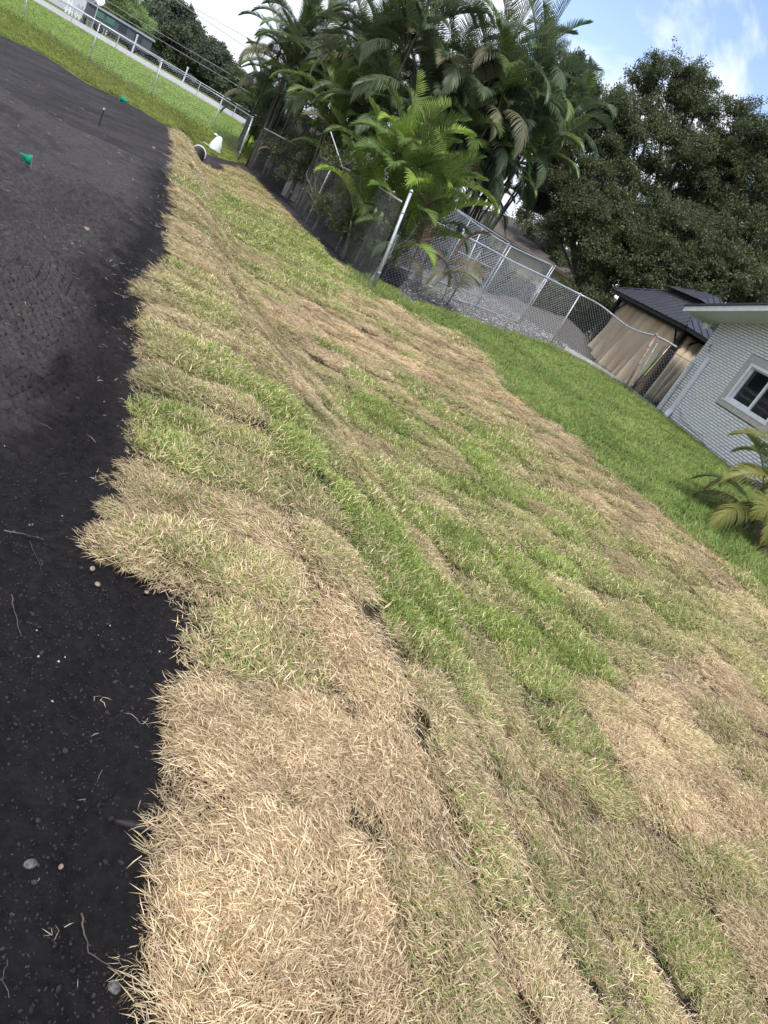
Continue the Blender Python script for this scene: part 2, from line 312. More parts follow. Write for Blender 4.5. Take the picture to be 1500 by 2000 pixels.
def ground_material():
    m = bpy.data.materials.new('ground_mix'); m.use_nodes = True; n, l = m.node_tree.nodes, m.node_tree.links; b = n['Principled BSDF']; b.inputs['Roughness'].default_value = .95; b.inputs['Specular IOR Level'].default_value = .15
    tc = n.new('ShaderNodeTexCoord'); at = n.new('ShaderNodeAttribute'); at.attribute_name = 'gm'; sep = n.new('ShaderNodeSeparateColor'); l.new(at.outputs['Color'], sep.inputs[0])
    def nz(scale, det=8, rough=.65, stretch=None):
        t = n.new('ShaderNodeTexNoise'); t.inputs['Scale'].default_value = scale; t.inputs['Detail'].default_value = det; t.inputs['Roughness'].default_value = rough
        v = tc.outputs['Object']
        if stretch: mp = n.new('ShaderNodeMapping'); mp.inputs['Rotation'].default_value = (0,0,stretch[0]); mp.inputs['Scale'].default_value = stretch[1]; l.new(v, mp.inputs[0]); v = mp.outputs[0]
        l.new(v, t.inputs[0]); return t.outputs[0]
    def ramp(f, stops):
        r = n.new('ShaderNodeValToRGB'); l.new(f, r.inputs[0]); e = r.color_ramp.elements
        while len(e) < len(stops): e.new(.5)
        for i, (p, c) in enumerate(stops): e[i].position = p; e[i].color = (*c,1)
        return r.outputs[0]
    def mix(f, a, b_):
        x = n.new('ShaderNodeMix'); x.data_type = 'RGBA'; l.new(f, x.inputs[0]); l.new(a, x.inputs[6]); l.new(b_, x.inputs[7]); return x.outputs[2]
    def sharp(ch, w=.45):
        a = n.new('ShaderNodeMath'); a.operation = 'ADD'; l.new(ch, a.inputs[0])
        q = n.new('ShaderNodeMath'); q.operation = 'MULTIPLY_ADD'; l.new(nz(5,6), q.inputs[0]); q.inputs[1].default_value = w; q.inputs[2].default_value = -w/2; l.new(q.outputs[0], a.inputs[1])
        mr = n.new('ShaderNodeMapRange'); l.new(a.outputs[0], mr.inputs[0]); mr.inputs[1].default_value = .4; mr.inputs[2].default_value = .6; return mr.outputs[0]
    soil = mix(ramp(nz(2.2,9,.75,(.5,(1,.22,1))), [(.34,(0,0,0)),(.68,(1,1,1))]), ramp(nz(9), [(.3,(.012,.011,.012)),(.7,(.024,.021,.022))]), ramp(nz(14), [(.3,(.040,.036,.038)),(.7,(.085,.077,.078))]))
    fld = mix(ramp(nz(.35,5), [(.35,(0,0,0)),(.7,(1,1,1))]), ramp(nz(18), [(.3,(.09,.13,.025)),(.7,(.17,.22,.05))]), ramp(nz(14), [(.3,(.12,.17,.03)),(.7,(.22,.29,.065))]))
    lawn = ramp(nz(12), [(.3,(.03,.05,.012)),(.7,(.08,.12,.03))])
    grav = ramp(nz(60,4,.8), [(.3,(.05,.047,.044)),(.5,(.12,.115,.11)),(.72,(.26,.25,.24))])
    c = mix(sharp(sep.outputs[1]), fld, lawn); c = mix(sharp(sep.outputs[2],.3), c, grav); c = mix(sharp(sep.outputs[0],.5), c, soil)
    l.new(c, b.inputs['Base Color'])
    bp = n.new('ShaderNodeBump'); bp.inputs['Strength'].default_value = .9; bp.inputs['Distance'].default_value = .035; l.new(nz(22,9,.75), bp.inputs['Height']); l.new(bp.outputs[0], b.inputs['Normal'])
    return m
def grid_mesh(name, T, S, zf, mats, attrs=None, smooth=True):
    tt, ss = np.meshgrid(T, S, indexing='ij'); nt, ns = len(T), len(S); t, s = tt.ravel(), ss.ravel(); X, Y = xy(t, s)
    V = np.stack([X, Y, zf(t,s)], 1); i = np.arange(nt-1)[:,None]*ns+np.arange(ns-1)[None,:]; i = i.ravel()
    F = np.stack([i, i+ns, i+ns+1, i+1], 1)
    # orientation up
    a = V[F[0,1]]-V[F[0,0]]; b = V[F[0,3]]-V[F[0,0]]
    if np.cross(a,b)[2] < 0: F = F[:,::-1]
    return npmesh(name, V, F, mats, {k:(ty, f(t,s)) for k,(ty,f) in (attrs or {}).items()}, smooth)
GM = ground_material()
def gmask(t, s):
    soil = (1-sm(-.12,.12,t-soil_far_t(s)))*(1-sm(3.4,3.7,s))
    soil = np.maximum(soil, (s > edge_s(t)-.2)*(s < sod_max_s(t)-.1)*(t < sod_max_t(s)))
    patch = sm(.3,.6,1-((t-16.8)/2.2)**2-((s+3.4)/1.5)**2)*(s<-1.5)
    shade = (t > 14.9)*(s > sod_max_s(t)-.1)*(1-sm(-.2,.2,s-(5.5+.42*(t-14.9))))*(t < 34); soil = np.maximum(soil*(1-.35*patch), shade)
    behind = (t > 14.9)*(s > sod_max_s(t))*(1-sm(-.3,.3,s-(5.4+.16*(25-t)*0+ (t-14.9)*.15)))
    lawn = (s > sod_max_s(t)-.2)*(1-sm(-.15,.15,t-gravel_t(s)))*(t < 30)
    grav = (s > 4.9)*(shade < .5)*sm(-.12,.12,t-gravel_t(s))*(t < 34)*(s < 26)
    dark = sm(5,5.4,s)*sm(24,26,t)*(t<40)
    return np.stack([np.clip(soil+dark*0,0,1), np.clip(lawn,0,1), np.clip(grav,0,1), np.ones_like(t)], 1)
T_ = np.concatenate([np.arange(-3,31,.13), 31+np.cumsum(.13*1.06**np.arange(1,92)**1.0)]); T_ = T_[T_ < 1200]
Sd = np.arange(-9,20,.13); up_ = np.cumsum(.14*1.09**np.arange(1,75)); S_ = np.concatenate([-9-up_[::-1], Sd, Sd[-1]+up_])
T_ = np.concatenate([[-400,-60,-12], T_])
def soil_h(t, s):       # clods, tracks and ruts of the worked soil
    m = 1-sm(0,.25,s-edge_s(t)+.1)
    tr = sm(2.6,3.6,t)*(1-sm(5,6.5,t))*sm(-2.6,-1.8,s)
    ridge = np.abs(((t*1.0+s*.35)/(.075+0*t)+.9*vnoise(t*1.5,s*1.5,3)) % 1-.5)*2
    h = .06*(fbm(t*.9,s*.9,3,8)-.5)+.034*(1-.65*sm(3,6,t))*(fbm(t*5,s*5,4,9)-.5)+.012*np.clip(fbm(t*16,s*16,3,10)-.52,0,1)*2
    h = h+.11*(sm(2.6,3.3,t)*(1-sm(8,10,t))*np.exp(-((s+.30)/.48)**2)+.25*tr)*(ridge-.5)*(.35+.9*fbm(t*1.2,s*1.2,2,12))
    h = h-.03*np.exp(-((s-edge_s(t)+.12)/.07)**2)
    return h*m
PT, PS = (-1.0, 13.5), (-4.6, .95)
def zground(t, s):
    z = TZ(t,s)+soil_h(t,s)*.7*(t<24)
    inp = (t > PT[0]+.2)*(t < PT[1]-.15)*(s > PS[0]+.2)*(s < PS[1]-.15)
    return z-.06*inp
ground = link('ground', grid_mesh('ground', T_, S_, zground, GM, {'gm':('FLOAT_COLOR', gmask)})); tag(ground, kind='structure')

def soil_mat():
    m = bpy.data.materials.new('black_soil'); m.use_nodes = True; n, l = m.node_tree.nodes, m.node_tree.links; b = n['Principled BSDF']; b.inputs['Roughness'].default_value = .96; b.inputs['Specular IOR Level'].default_value = .12
    tc = n.new('ShaderNodeTexCoord')
    def nz(sc, det=8, ro=.7):
        t = n.new('ShaderNodeTexNoise'); t.inputs['Scale'].default_value = sc; t.inputs['Detail'].default_value = det; t.inputs['Roughness'].default_value = ro; l.new(tc.outputs['Object'], t.inputs[0]); return t.outputs[0]
    def ramp(f, p0, c0, p1, c1):
        r = n.new('ShaderNodeValToRGB'); l.new(f, r.inputs[0]); e = r.color_ramp.elements; e[0].position = p0; e[0].color = (*c0,1); e[1].position = p1; e[1].color = (*c1,1); return r.outputs[0]
    at = n.new('ShaderNodeAttribute'); at.attribute_name = 'dry_tread_shade'
    x = n.new('ShaderNodeMix'); x.data_type = 'RGBA'; l.new(at.outputs['Fac'], x.inputs[0])
    l.new(ramp(nz(30), .3, (.008,.0075,.0085), .72, (.024,.0215,.0225)), x.inputs[6]); l.new(ramp(nz(26), .3, (.030,.0265,.027), .72, (.095,.085,.083)), x.inputs[7])
    v = n.new('ShaderNodeTexVoronoi'); v.inputs['Scale'].default_value = 55; l.new(tc.outputs['Object'], v.inputs[0])
    sp_ = ramp(v.outputs['Distance'], .07, (1,1,1), .13, (0,0,0)); thin = ramp(nz(40,2), .56, (0,0,0), .66, (1,1,1))
    mm = n.new('ShaderNodeMix'); mm.data_type = 'RGBA'; mm.blend_type = 'MULTIPLY'; mm.inputs[0].default_value = 1; l.new(sp_, mm.inputs[6]); l.new(thin, mm.inputs[7])
    y = n.new('ShaderNodeMix'); y.data_type = 'RGBA'; l.new(mm.outputs[2], y.inputs[0]); l.new(x.outputs[2], y.inputs[6]); y.inputs[7].default_value = (.13,.12,.10,1)
    l.new(y.outputs[2], b.inputs['Base Color'])
    bp = n.new('ShaderNodeBump'); bp.inputs['Strength'].default_value = 1; bp.inputs['Distance'].default_value = .012; l.new(nz(70,8,.8), bp.inputs['Height']); l.new(bp.outputs[0], b.inputs['Normal'])
    return m
SOIL = soil_mat()
def soil_z(t, s):
    z = TZ(t,s)+soil_h(t,s)+(.036*(fbm(t*20,s*20,3,31)-.5)+.02*np.clip(vnoise(t*40,s*40,33)-.70,0,1)*2.5)*(1-.75*sm(2.5,6,t))*(1-.8*sm(9,13,t))
    b = np.minimum.reduce([(t-PT[0])/.3, (PT[1]-t)/.3, (s-PS[0])/.3, (PS[1]-s)/.3]); b = np.clip(b,0,1)
    return z*1-.05*(1-b)*0 - .004*(1-b)
def dry_tread_shade(t, s):
    wet_tread_shade = .95*np.exp(-((s-edge_s(t)+.15)/.30)**2)+.5*(1-sm(1.5,3,t))
    R_q = np.abs(((t*1.0+s*.35)/.075+.9*vnoise(t*1.5,s*1.5,3)) % 1-.5)*2-.5
    tread = sm(2.6,3.3,t)*(1-sm(8,10,t))*np.exp(-((s+.30)/.48)**2)
    wet_tread_shade = wet_tread_shade-.55*tread*R_q-.25*tread  # tread crests lightened, grooves darkened: relief shading put into the soil colour
    return np.clip(.15+.6*sm(.34,.66,.5*fbm(t*.9+3,s*.9,4,41)+.5*fbm(t*5,s*9,3,43))*1.0+.35*sm(2.5,6,t)-wet_tread_shade, 0, 1).astype(np.float32)
soil = link('soil', grid_mesh('soil', np.concatenate([np.arange(PT[0],5,.017), 5+np.cumsum(.017*1.006**np.arange(1,400))[np.cumsum(.017*1.006**np.arange(1,400)) < PT[1]-5]]), np.arange(PS[0],PS[1],.018), soil_z, SOIL, {'dry_tread_shade':('FLOAT', dry_tread_shade)})); tag(soil, kind='structure')

# road across the field
def strip_mesh(name, a, b, o0, o1, z0, z1, mats, n=30):
    a, b = Vector(a), Vector(b); u = (b-a).normalized(); p = Vector((-u.y,u.x,0)); mb = MB()
    vs = [];
    for i in range(n+1):
        q = a+(b-a)*i/n
        for o in (o0,o1): vs.append(q+p*o+Vector((0,0,z0)))
        for o in (o1,o0): vs.append(q+p*o+Vector((0,0,z1)))
    fs = []
    for i in range(n):
        k = i*4
        for j in range(4): fs.append((k+j, k+(j+1)%4, k+4+(j+1)%4, k+4+j)[::-1])
    mb.add(vs, fs); return mb.mesh(name, mats)
RA, RB = (-40.7,54.5,0), (-27.4,65.3,0); ru = (Vector(RB)-Vector(RA)).normalized()
ra, rb = Vector(RA)-ru*90, Vector(RA)+ru*160
road = link('road', strip_mesh('road', ra, rb, -5.5, 3.5, -.1, .0, mat('road_concrete', (.36,.35,.34), .9, var=.12, vscale=.8, bump=.2))); tag(road, kind='structure')
kerb = link('kerb', strip_mesh('kerb', ra, rb, 3.5, 3.8, -.1, .12, mat('kerb_concrete', (.45,.44,.42), .9, var=.1))); tag(kerb, kind='structure')
verge = link('sidewalk', strip_mesh('sidewalk', ra, rb, 7.0, 9.0, -.1, .06, mat('sidewalk_concrete', (.42,.41,.39), .9, var=.1))); tag(verge, kind='structure')

# ------------------------------------------------------------------ sod: slabs that carry their own grass
BLADE = blade_mat('turf_blades', (.25,.17,.085), (.88,.71,.445), (.12,.18,.035), (.37,.45,.12))
LAWN = blade_mat('lawn_blades', (.30,.28,.10), (.50,.46,.20), (.12,.19,.045), (.30,.40,.12), transl=.35)
FIELD = blade_mat('field_blades', (.15,.15,.045), (.28,.26,.10), (.13,.21,.03), (.34,.45,.09), transl=.3)
tufts = [blade_mesh('laid_tuft', 170, .11, .024, .056, .0022, -.05, .32, .16, .9, BLADE, 100+i) for i in range(6)] + \
        [blade_mesh('mixed_tuft', 120, .105, .022, .052, .0025, .0, .65, .25, 2.4, BLADE, 200+i) for i in range(4)] + \
        [blade_mesh('upright_tuft', 96, .10, .024, .052, .0028, .2, 1.05, .35, 3.14, BLADE, 300+i) for i in range(4)]
G_SOD = scatter_group('sod_grass_scatter', tufts, True)
THATCH = bpy.data.materials.new('sod_thatch'); THATCH.use_nodes = True
def _th(m):
    n, l = m.node_tree.nodes, m.node_tree.links; b = n['Principled BSDF']; b.inputs['Roughness'].default_value = .95; b.inputs['Specular IOR Level'].default_value = .1
    tc = n.new('ShaderNodeTexCoord'); t = n.new('ShaderNodeTexNoise'); t.inputs['Scale'].default_value = 60; t.inputs['Detail'].default_value = 6; l.new(tc.outputs['Object'], t.inputs[0])
    r = n.new('ShaderNodeValToRGB'); l.new(t.outputs[0], r.inputs[0]); e = r.color_ramp.elements; e[0].position = .35; e[0].color = (.015,.011,.007,1); e[1].position = .7; e[1].color = (.12,.085,.05,1)
    r2 = n.new('ShaderNodeValToRGB'); l.new(t.outputs[0], r2.inputs[0]); e = r2.color_ramp.elements; e[0].position = .35; e[0].color = (.02,.03,.008,1); e[1].position = .7; e[1].color = (.09,.12,.03,1)
    a = n.new('ShaderNodeAttribute'); a.attribute_name = 'green'; x = n.new('ShaderNodeMix'); x.data_type = 'RGBA'; l.new(a.outputs['Fac'], x.inputs[0]); l.new(r.outputs[0], x.inputs[6]); l.new(r2.outputs[0], x.inputs[7]); l.new(x.outputs[2], b.inputs['Base Color'])
_th(THATCH)
def slab_rects():
    out = []; r = random.Random(3)
    # first row, long side across the edge
    ts_ = [-1.6,-1.15,-.7,-.22,.24,.70,1.27,1.77,2.24,2.66,3.10]
    while ts_[-1] < 22: ts_.append(ts_[-1]+r.uniform(.42,.46))
    for a, b in zip(ts_, ts_[1:]):
        e = float(np.mean(edge_s(np.linspace(a+.05,b-.05,5)))); e += r.uniform(-.03,.03)*(a > 3)+(.022 if a < 2.2 else .022)
        end = 1.22+r.uniform(-.03,.03)
        out.append((a, b, e, end, 0))
    def cols(s0, s1, t0, t1, L, kind, j):
        t = t0-r.uniform(0,L)
        while t < t1:
            b = t+L*r.uniform(.96,1.04); out.append((max(t,t0), min(b,t1), s0, s1, kind)); t = b
    W = .42
    for k in range(4):
        s0 = 1.22+k*W; tm = 8.6 if k >= 2 else 24
        cols(s0, s0+W, -1.6, tm, .62, 1, k)
    for s0, s1, t0 in [(2.06,2.9,8.6)]:
        s = s0
        while s < 5.3:
            cols(s, s+.62, t0, 29, .43, 2, 0); s += .62
    s = 2.9
    while s < 9.5:
        cols(s, s+.62, -1.6, 8.6 , .43, 2, 0); s += .62
    s = 5.16
    while s < 8.6:
        cols(s, s+.62, 8.6, 15, .43, 2, 0); s += .62
    res = []
    for a, b, c, d, k in out:
        tm = (a+b)/2; d2 = min(d, float(sod_max_s(tm))+r.uniform(-.06,.06)); b2 = min(b, float(sod_max_t((c+d2)/2)))
        if d2-c < .14 or b2-a < .14: continue
        res.append((a, b2, c, d2, k))
    return res
def tuft_rot(t, s, yaw):
    e = .03; ztt = (TZ(t+e,s)-TZ(t-e,s))/(2*e); zss = (TZ(t,s+e)-TZ(t,s-e))/(2*e)
    gx = -.48*ztt+.877*zss; gy = .877*ztt+.48*zss; nx, ny = -gx, -gy
    c, s_ = np.cos(yaw), np.sin(yaw); lx = c*nx+s_*ny; ly = -s_*nx+c*ny
    return np.stack([-np.arctan(ly), np.arctan(lx), yaw], 1)
sod = tag(empty('sod_lawn', (0,0,0)), kind='structure')
SR = []
for q in slab_rects():
    x, y = xy((q[0]+q[1])/2, (q[2]+q[3])/2); d = math.sqrt(x*x+y*y+1.6*1.6); SR.append((d, q))
SR.sort(key=lambda a: a[0])
def dist_(q):
    x, y = xy((q[0]+q[1])/2, (q[2]+q[3])/2); return math.hypot(x, y)
def slab_data(q, i):
    a, b, c, d, k = q; r = np.random.default_rng(1000+i); g = float(r.choice([.010,.014,.020,.028])) if dist_(q) < 14 else .008
    a += g; b -= g; c += g if k else .035; d -= g
    nu, nv = (6,8) if (d-c) > (b-a) else (8,6)
    cj = r.uniform(-.026,.026,(4,2)); dz = r.uniform(-.014,.020); tilt = r.uniform(-.022,.022,2)
    def P(u, v):
        w = np.stack([(1-u)*(1-v), u*(1-v), u*v, (1-u)*v], -1); t = a+(b-a)*u+w@cj[:,0]; s = c+(d-c)*v+w@cj[:,1]
        e = np.minimum(np.minimum(u,1-u)*(b-a), np.minimum(v,1-v)*(d-c))
        if k == 0: wob = .03*(vnoise(t*14,np.zeros_like(t)+i,51)-.5)*2*(1-v)**2; s = s+wob
        h = .034+dz+tilt[0]*(u-.5)+tilt[1]*(v-.5)-.034*np.exp(-(e/.03)**2)-.012*np.exp(-(e/.09)**2)+.016*(vnoise(t*7,s*7,52)-.5)
        return t, s, TZ(t,s)+h
    U, V_ = np.meshgrid(np.linspace(0,1,nu), np.linspace(0,1,nv), indexing='ij'); t, s, z = P(U.ravel(), V_.ravel()); X, Y = xy(t,s)
    top = np.stack([X,Y,z],1); idx = np.arange(nu*nv).reshape(nu,nv)
    F = [(idx[x,y],idx[x+1,y],idx[x+1,y+1],idx[x,y+1]) for x in range(nu-1) for y in range(nv-1)]
    rim = list(idx[:,0])+list(idx[-1,1:])+list(idx[-2::-1,-1])+list(idx[0,-2:0:-1])
    low = top[rim].copy(); low[:,2] -= .06; base = len(top)
    for j in range(len(rim)):
        j2 = (j+1)%len(rim); F.append((rim[j2], rim[j], base+j, base+j2))
    V = np.vstack([top, low]); gv = np.concatenate([greenness(t,s), np.zeros(len(rim))])
    # tufts
    cx, cy = xy((a+b)/2,(c+d)/2); dist = math.sqrt(cx*cx+cy*cy+2.6)
    dens, scl = (640,.95) if dist < 2.6 else (500,1.02) if dist < 3.6 else (470,1.08) if dist < 5.5 else (400,1.25) if dist < 8.5 else (250,1.6) if dist < 13 else (140,2.2)
    n = int((b-a)*(d-c)*dens)
    u, v = r.random(n), r.random(n); t, s, z = P(u, v); X, Y = xy(t,s)
    sl = (r.random()-.5)*(.62 if k == 2 else .36); gc = float(greenness((a+b)/2,(c+d)/2)); g_ = np.clip((greenness(t,s)*.25+gc*.75 if k == 2 else .5*greenness(t,s)+.5*gc)*1.03+.01+sl, 0, .95)
    ed = np.minimum(np.minimum(u,1-u)*(b-a), np.minimum(v,1-v)*(d-c)); g_ = np.clip(g_-.40*np.exp(-(ed/.06)**2), 0, 1)
    bare = (fbm(t*5,s*5,3,61) > .80)*(r.random(n) < .3); thin = ((ed < .012+.020*scl)*(r.random(n) < .88)) if k else ((u*(b-a) < .02)|((1-u)*(b-a) < .02)|((1-v)*(d-c) < .02))*(r.random(n) < .75)
    lay = r.uniform(-.8,.8)+ (-2.4 if k == 0 else -1.2) + 3.0*(fbm(t*1.1,s*1.1,3,62)-.5)*2 + 1.5*(vnoise(t*8,s*8,63)-.5)
    if k == 0: lay = np.where(v < .06, math.pi+.48+r.uniform(-1.5,1.5,n), lay)
    idx_ = np.where(g_ > .55, r.integers(10,14,n), np.where((g_ > .25) | (r.random(n) < .25), r.integers(6,10,n), r.integers(0,6,n)))
    yaw = lay+r.normal(0,.45,n)
    rot = tuft_rot(t, s, yaw); rot[:,1] += r.normal(0,.10,n); rot[:,0] += r.normal(0,.10,n)
    sc = scl*r.uniform(.75,1.2,n)*np.where((k == 0)&(v < .08), .72, 1)*(1+.25*g_*(g_ > .6)); hz = sc*(1 if scl < 1.2 else .85 if scl < 2 else .65)
    tone = np.clip(.5+1.0*(fbm(t*2.2,s*2.2,3,64)-.5)+ .7*(vnoise(t*9,s*9,66)-.5)+(r.random()-.5)*(.55 if k else .25)+r.normal(0,.20,n)-.6*np.exp(-(ed/.04)**2), 0, 1)
    ok = ~(bare | thin)
    S3 = np.stack([sc,sc,hz],1)
    return V, np.array(F), gv, np.stack([X,Y,z-.002],1)[ok], rot[ok], S3[ok], idx_[ok], g_[ok], tone[ok]
rest = []
for i, (d, q) in enumerate(SR):
    D = slab_data(q, i)
    if i < 300:
        V, F, gv, P, rot, sc, ix, gg, tn = D; at = pts_attrs(len(V), P, rot, sc, ix, gg, tn)
        at['green'] = ('FLOAT', np.concatenate([gv, gg]).astype(np.float32))
        me = npmesh('sod_slab', V, F, THATCH, at, True, extra=P); add_gn(link('sod_slab', me, sod), G_SOD)
    else: rest.append(D)
off = 0; Vs = []; Fs = []; gvs = []
for D in rest: Vs.append(D[0]); Fs.append(D[1]+off); gvs.append(D[2]); off += len(D[0])
P, rot, sc, ix, gg, tn = (np.concatenate([D[k] for D in rest]) for k in range(3,9)); V = np.vstack(Vs)
at = pts_attrs(len(V), P, rot, sc, ix, gg, tn); at['green'] = ('FLOAT', np.concatenate(gvs+[gg]).astype(np.float32))
o = add_gn(link('sod_slab', npmesh('sod_slab_rest', V, np.vstack(Fs), THATCH, at, True, extra=P), sod), G_SOD); tag(o, kind='stuff')
print('slabs', len(SR), 'far tufts', len(P))

# ------------------------------------------------------------------ lawn and field grass
lt = [blade_mesh('lawn_tuft', 44, .075, .05, .11, .0045, .6, 1.4, .45, 3.14, LAWN, 400+i) for i in range(5)]
ft = [blade_mesh('field_tuft', 44, .085, .05, .12, .006, .6, 1.4, .45, 3.14, FIELD, 500+i) for i in range(5)]
G_LAWN = scatter_group('lawn_scatter', lt, False); G_FIELD = scatter_group('field_scatter', ft, False)
def points_obj(name, t, s, scl, green, tone, g, nidx, m, label, cat, hz=1., dz=0, kind='stuff'):
    n = len(t); X, Y = xy(t,s); P = np.stack([X,Y,TZ(t,s)+dz],1); rot = tuft_rot(t,s,RG.uniform(0,6.28,n))
    at = pts_attrs(0, P, rot, np.stack([scl,scl,scl*hz],1), RG.integers(0,nidx,n), green, tone)
    o = add_gn(link(name, npmesh(name, np.zeros((0,3)), [], m, at, extra=P)), g); return tag(o, label, cat, kind=kind)
n = 30000; t = RG.uniform(-1,18.5,n); s = RG.uniform(4.5,20,n)
k = (s > sod_max_s(t)-.12)*(t < gravel_t(s)+.05+.3*(RG.random(n)<.1))*(((t < 14.7)|(s > 5.4))); dd = np.hypot(t,s)
hx, hy = xy(t,s); inh = ((hx-4.99)*.938+(hy-20.62)*.345 > -.02); k = k & ~inh
t, s = t[k], s[k]
points_obj('lawn_grass', t, s, RG.uniform(1.3,2.1,len(t)), np.clip(.86+.45*(fbm(t*1.5,s*1.5,3,71)-.5),0,1), np.clip(.5+1.5*(fbm(t*1.4,s*1.4,3,72)-.5)+RG.normal(0,.15,len(t)),0,1), G_LAWN, 5, LAWN, 'bright green unmown lawn grass between the sod and the gravel', 'grass', .8)
# field: short olive strip by the soil, taller bright grass past the fence
n = 26000; t = 22+RG.random(n)**1.3*16; s = RG.uniform(-22,5,n); k = (t > soil_far_t(s)+.02+.15*vnoise(s*3,t*3,5))*(s < 3.6+(t-29)*.2); t, s = t[k], s[k]; tall = sm(30.5,32.5,t)
points_obj('field_grass', t, s, (1.1+1.4*tall)*RG.uniform(.8,1.3,len(t)), np.clip(.5+.5*tall+.5*(vnoise(t*1.1,s*1.1,81)-.5),0,1), np.clip(.32+.3*tall+.8*(fbm(t*.7,s*.7,3,82)-.5)+RG.normal(0,.1,len(t)),0,1), G_FIELD, 5, FIELD, 'short olive grass strip beyond the black soil rising to taller grass', 'grass', .75)
n = 16000; t = RG.uniform(38,61,n); s = RG.uniform(-45,12,n)
points_obj('meadow_grass', t, s, RG.uniform(3.5,6,n), np.clip(.95+.2*(vnoise(t*.3,s*.3,85)-.5),0,1), np.clip(.55+.8*(fbm(t*.25,s*.25,3,86)-.5)+RG.normal(0,.08,n),0,1), G_FIELD, 5, FIELD, 'bright yellow green field between the chain link fence and the road', 'grass', .35)
n = 1600; t = RG.uniform(14.6,19,n); s = RG.uniform(4.9,6.3,n); k = (s > sod_max_s(t)+.02)*(t < 15.3+RG.random(n)*2); t, s = t[k], s[k]
points_obj('fence_weeds', t, s, RG.uniform(1.0,2.2,len(t)), RG.uniform(.6,1,len(t)), RG.uniform(.1,.6,len(t)), G_LAWN, 5, LAWN, 'scrubby green weeds along the foot of the chain link fence', 'weeds')

# gravel stones
def stone_mesh(name, seed, m, flat=.6, n=1):
    r = np.random.default_rng(seed); V = []; F = []
    ico = [(-1,1.6,0),(1,1.6,0),(-1,-1.6,0),(1,-1.6,0),(0,-1,1.6),(0,1,1.6),(0,-1,-1.6),(0,1,-1.6),(1.6,0,-1),(1.6,0,1),(-1.6,0,-1),(-1.6,0,1)]
    fc = [(0,11,5),(0,5,1),(0,1,7),(0,7,10),(0,10,11),(1,5,9),(5,11,4),(11,10,2),(10,7,6),(7,1,8),(3,9,4),(3,4,2),(3,2,6),(3,6,8),(3,8,9),(4,9,5),(2,4,11),(6,2,10),(8,6,7),(9,8,1)]
    v = np.array(ico, float)*r.uniform(.7,1.15,(12,3))/1.9; v[:,2] *= flat
    me = npmesh(name, v, fc, m, {'bl':('FLOAT', np.full(12, r.random(), np.float32)), 'br':('FLOAT', np.full(12, r.random(), np.float32))}); return bpy.data.objects.new(name, me)
GRAV = blade_mat('gravel_stone', (.07,.067,.063), (.19,.185,.175), (.34,.33,.31), (.50,.49,.47), transl=0, rough=.85)
gs = [stone_mesh('gravel_piece', 600+i, GRAV) for i in range(8)]; G_GRAV = scatter_group('gravel_scatter', gs, False)
n = 26000; t = RG.uniform(14.5,25,n); s = RG.uniform(5.2,19,n); k = (t > gravel_t(s)-.03)*(s > 5.5+.42*(t-14.9))*(RG.random(n) < np.clip(1.25-(t-gravel_t(s))/7,0.15,1)); t, s = t[k], s[k]
points_obj('gravel', t, s, RG.uniform(.015,.038,len(t)), (RG.random(len(t)) < .22)*1., RG.random(len(t)), G_GRAV, 8, GRAV, 'grey and white gravel bed behind the green lawn', 'gravel')
# ------------------------------------------------------------------ fences
GALV = mat('galvanised_steel', (.42,.44,.46), .5, .55, var=.18, vscale=14)
GALV_OLD = mat('weathered_steel', (.27,.275,.27), .75, .3, var=.3, vscale=9)
WIRE = mat('chain_wire', (.40,.42,.44), .55, .4)
WIRE_OLD = mat('dull_chain_wire', (.22,.22,.215), .8, .2)
RUST = mat('rusted_steel', (.20,.09,.045), .9, .1, var=.5, vscale=8, col2=(.30,.29,.27))
BLACK = mat('black_paint', (.012,.012,.013), .5)
def chain_mesh(name, p00, p10, p01, p11, m, parent, pitch=.06, r=.0016, sag=0, bulge=0, seg=.35):
    """diamond wire panel: p00-p10 bottom, p01-p11 top"""
    p00, p10, p01, p11 = map(Vector, (p00,p10,p01,p11)); W = ((p10-p00).length+(p11-p01).length)/2; H = ((p01-p00).length+(p11-p10).length)/2
    nrm = (p10-p00).cross(p01-p00).normalized(); mb = MB()
    def P(x, y, o):
        u, v = x/W, y/H; p = (p00*(1-u)+p10*u)*(1-v)+(p01*(1-u)+p11*u)*v
        b = bulge*math.sin(math.pi*u)*math.sin(math.pi*v*.9)+bulge*.5*math.sin(7*u+3*v)
        return p+nrm*(o+b)+Vector((0,0,-sag*math.sin(math.pi*u)*v))
    px = pitch*1.08; k = H/ (H*px/pitch)
    x = -H*px/pitch
    for sgn in (1,-1):
        x = -H*px/pitch
        while x < W:
            # line from (x,0) slope pitch/px
            y0, y1 = 0, H; xa = x; xb = x+H*px/pitch
            ya = 0 if xa >= 0 else -xa*pitch/px; xa = max(xa,0)
            yb = H if xb <= W else H-(xb-W)*pitch/px; xb = min(xb,W)
            if yb-ya > .02:
                q = [(xa,ya),(xb,yb)]
                if sgn < 0: q = [(W-a,b) for a,b in q]
                n = max(1, int((yb-ya)*1.4/seg)); 
                mb.tube([P(q[0][0]+(q[1][0]-q[0][0])*i/n, q[0][1]+(q[1][1]-q[0][1])*i/n, sgn*r) for i in range(n+1)], r, 3, False)
            x += px
    return mb.build(name, m, parent)
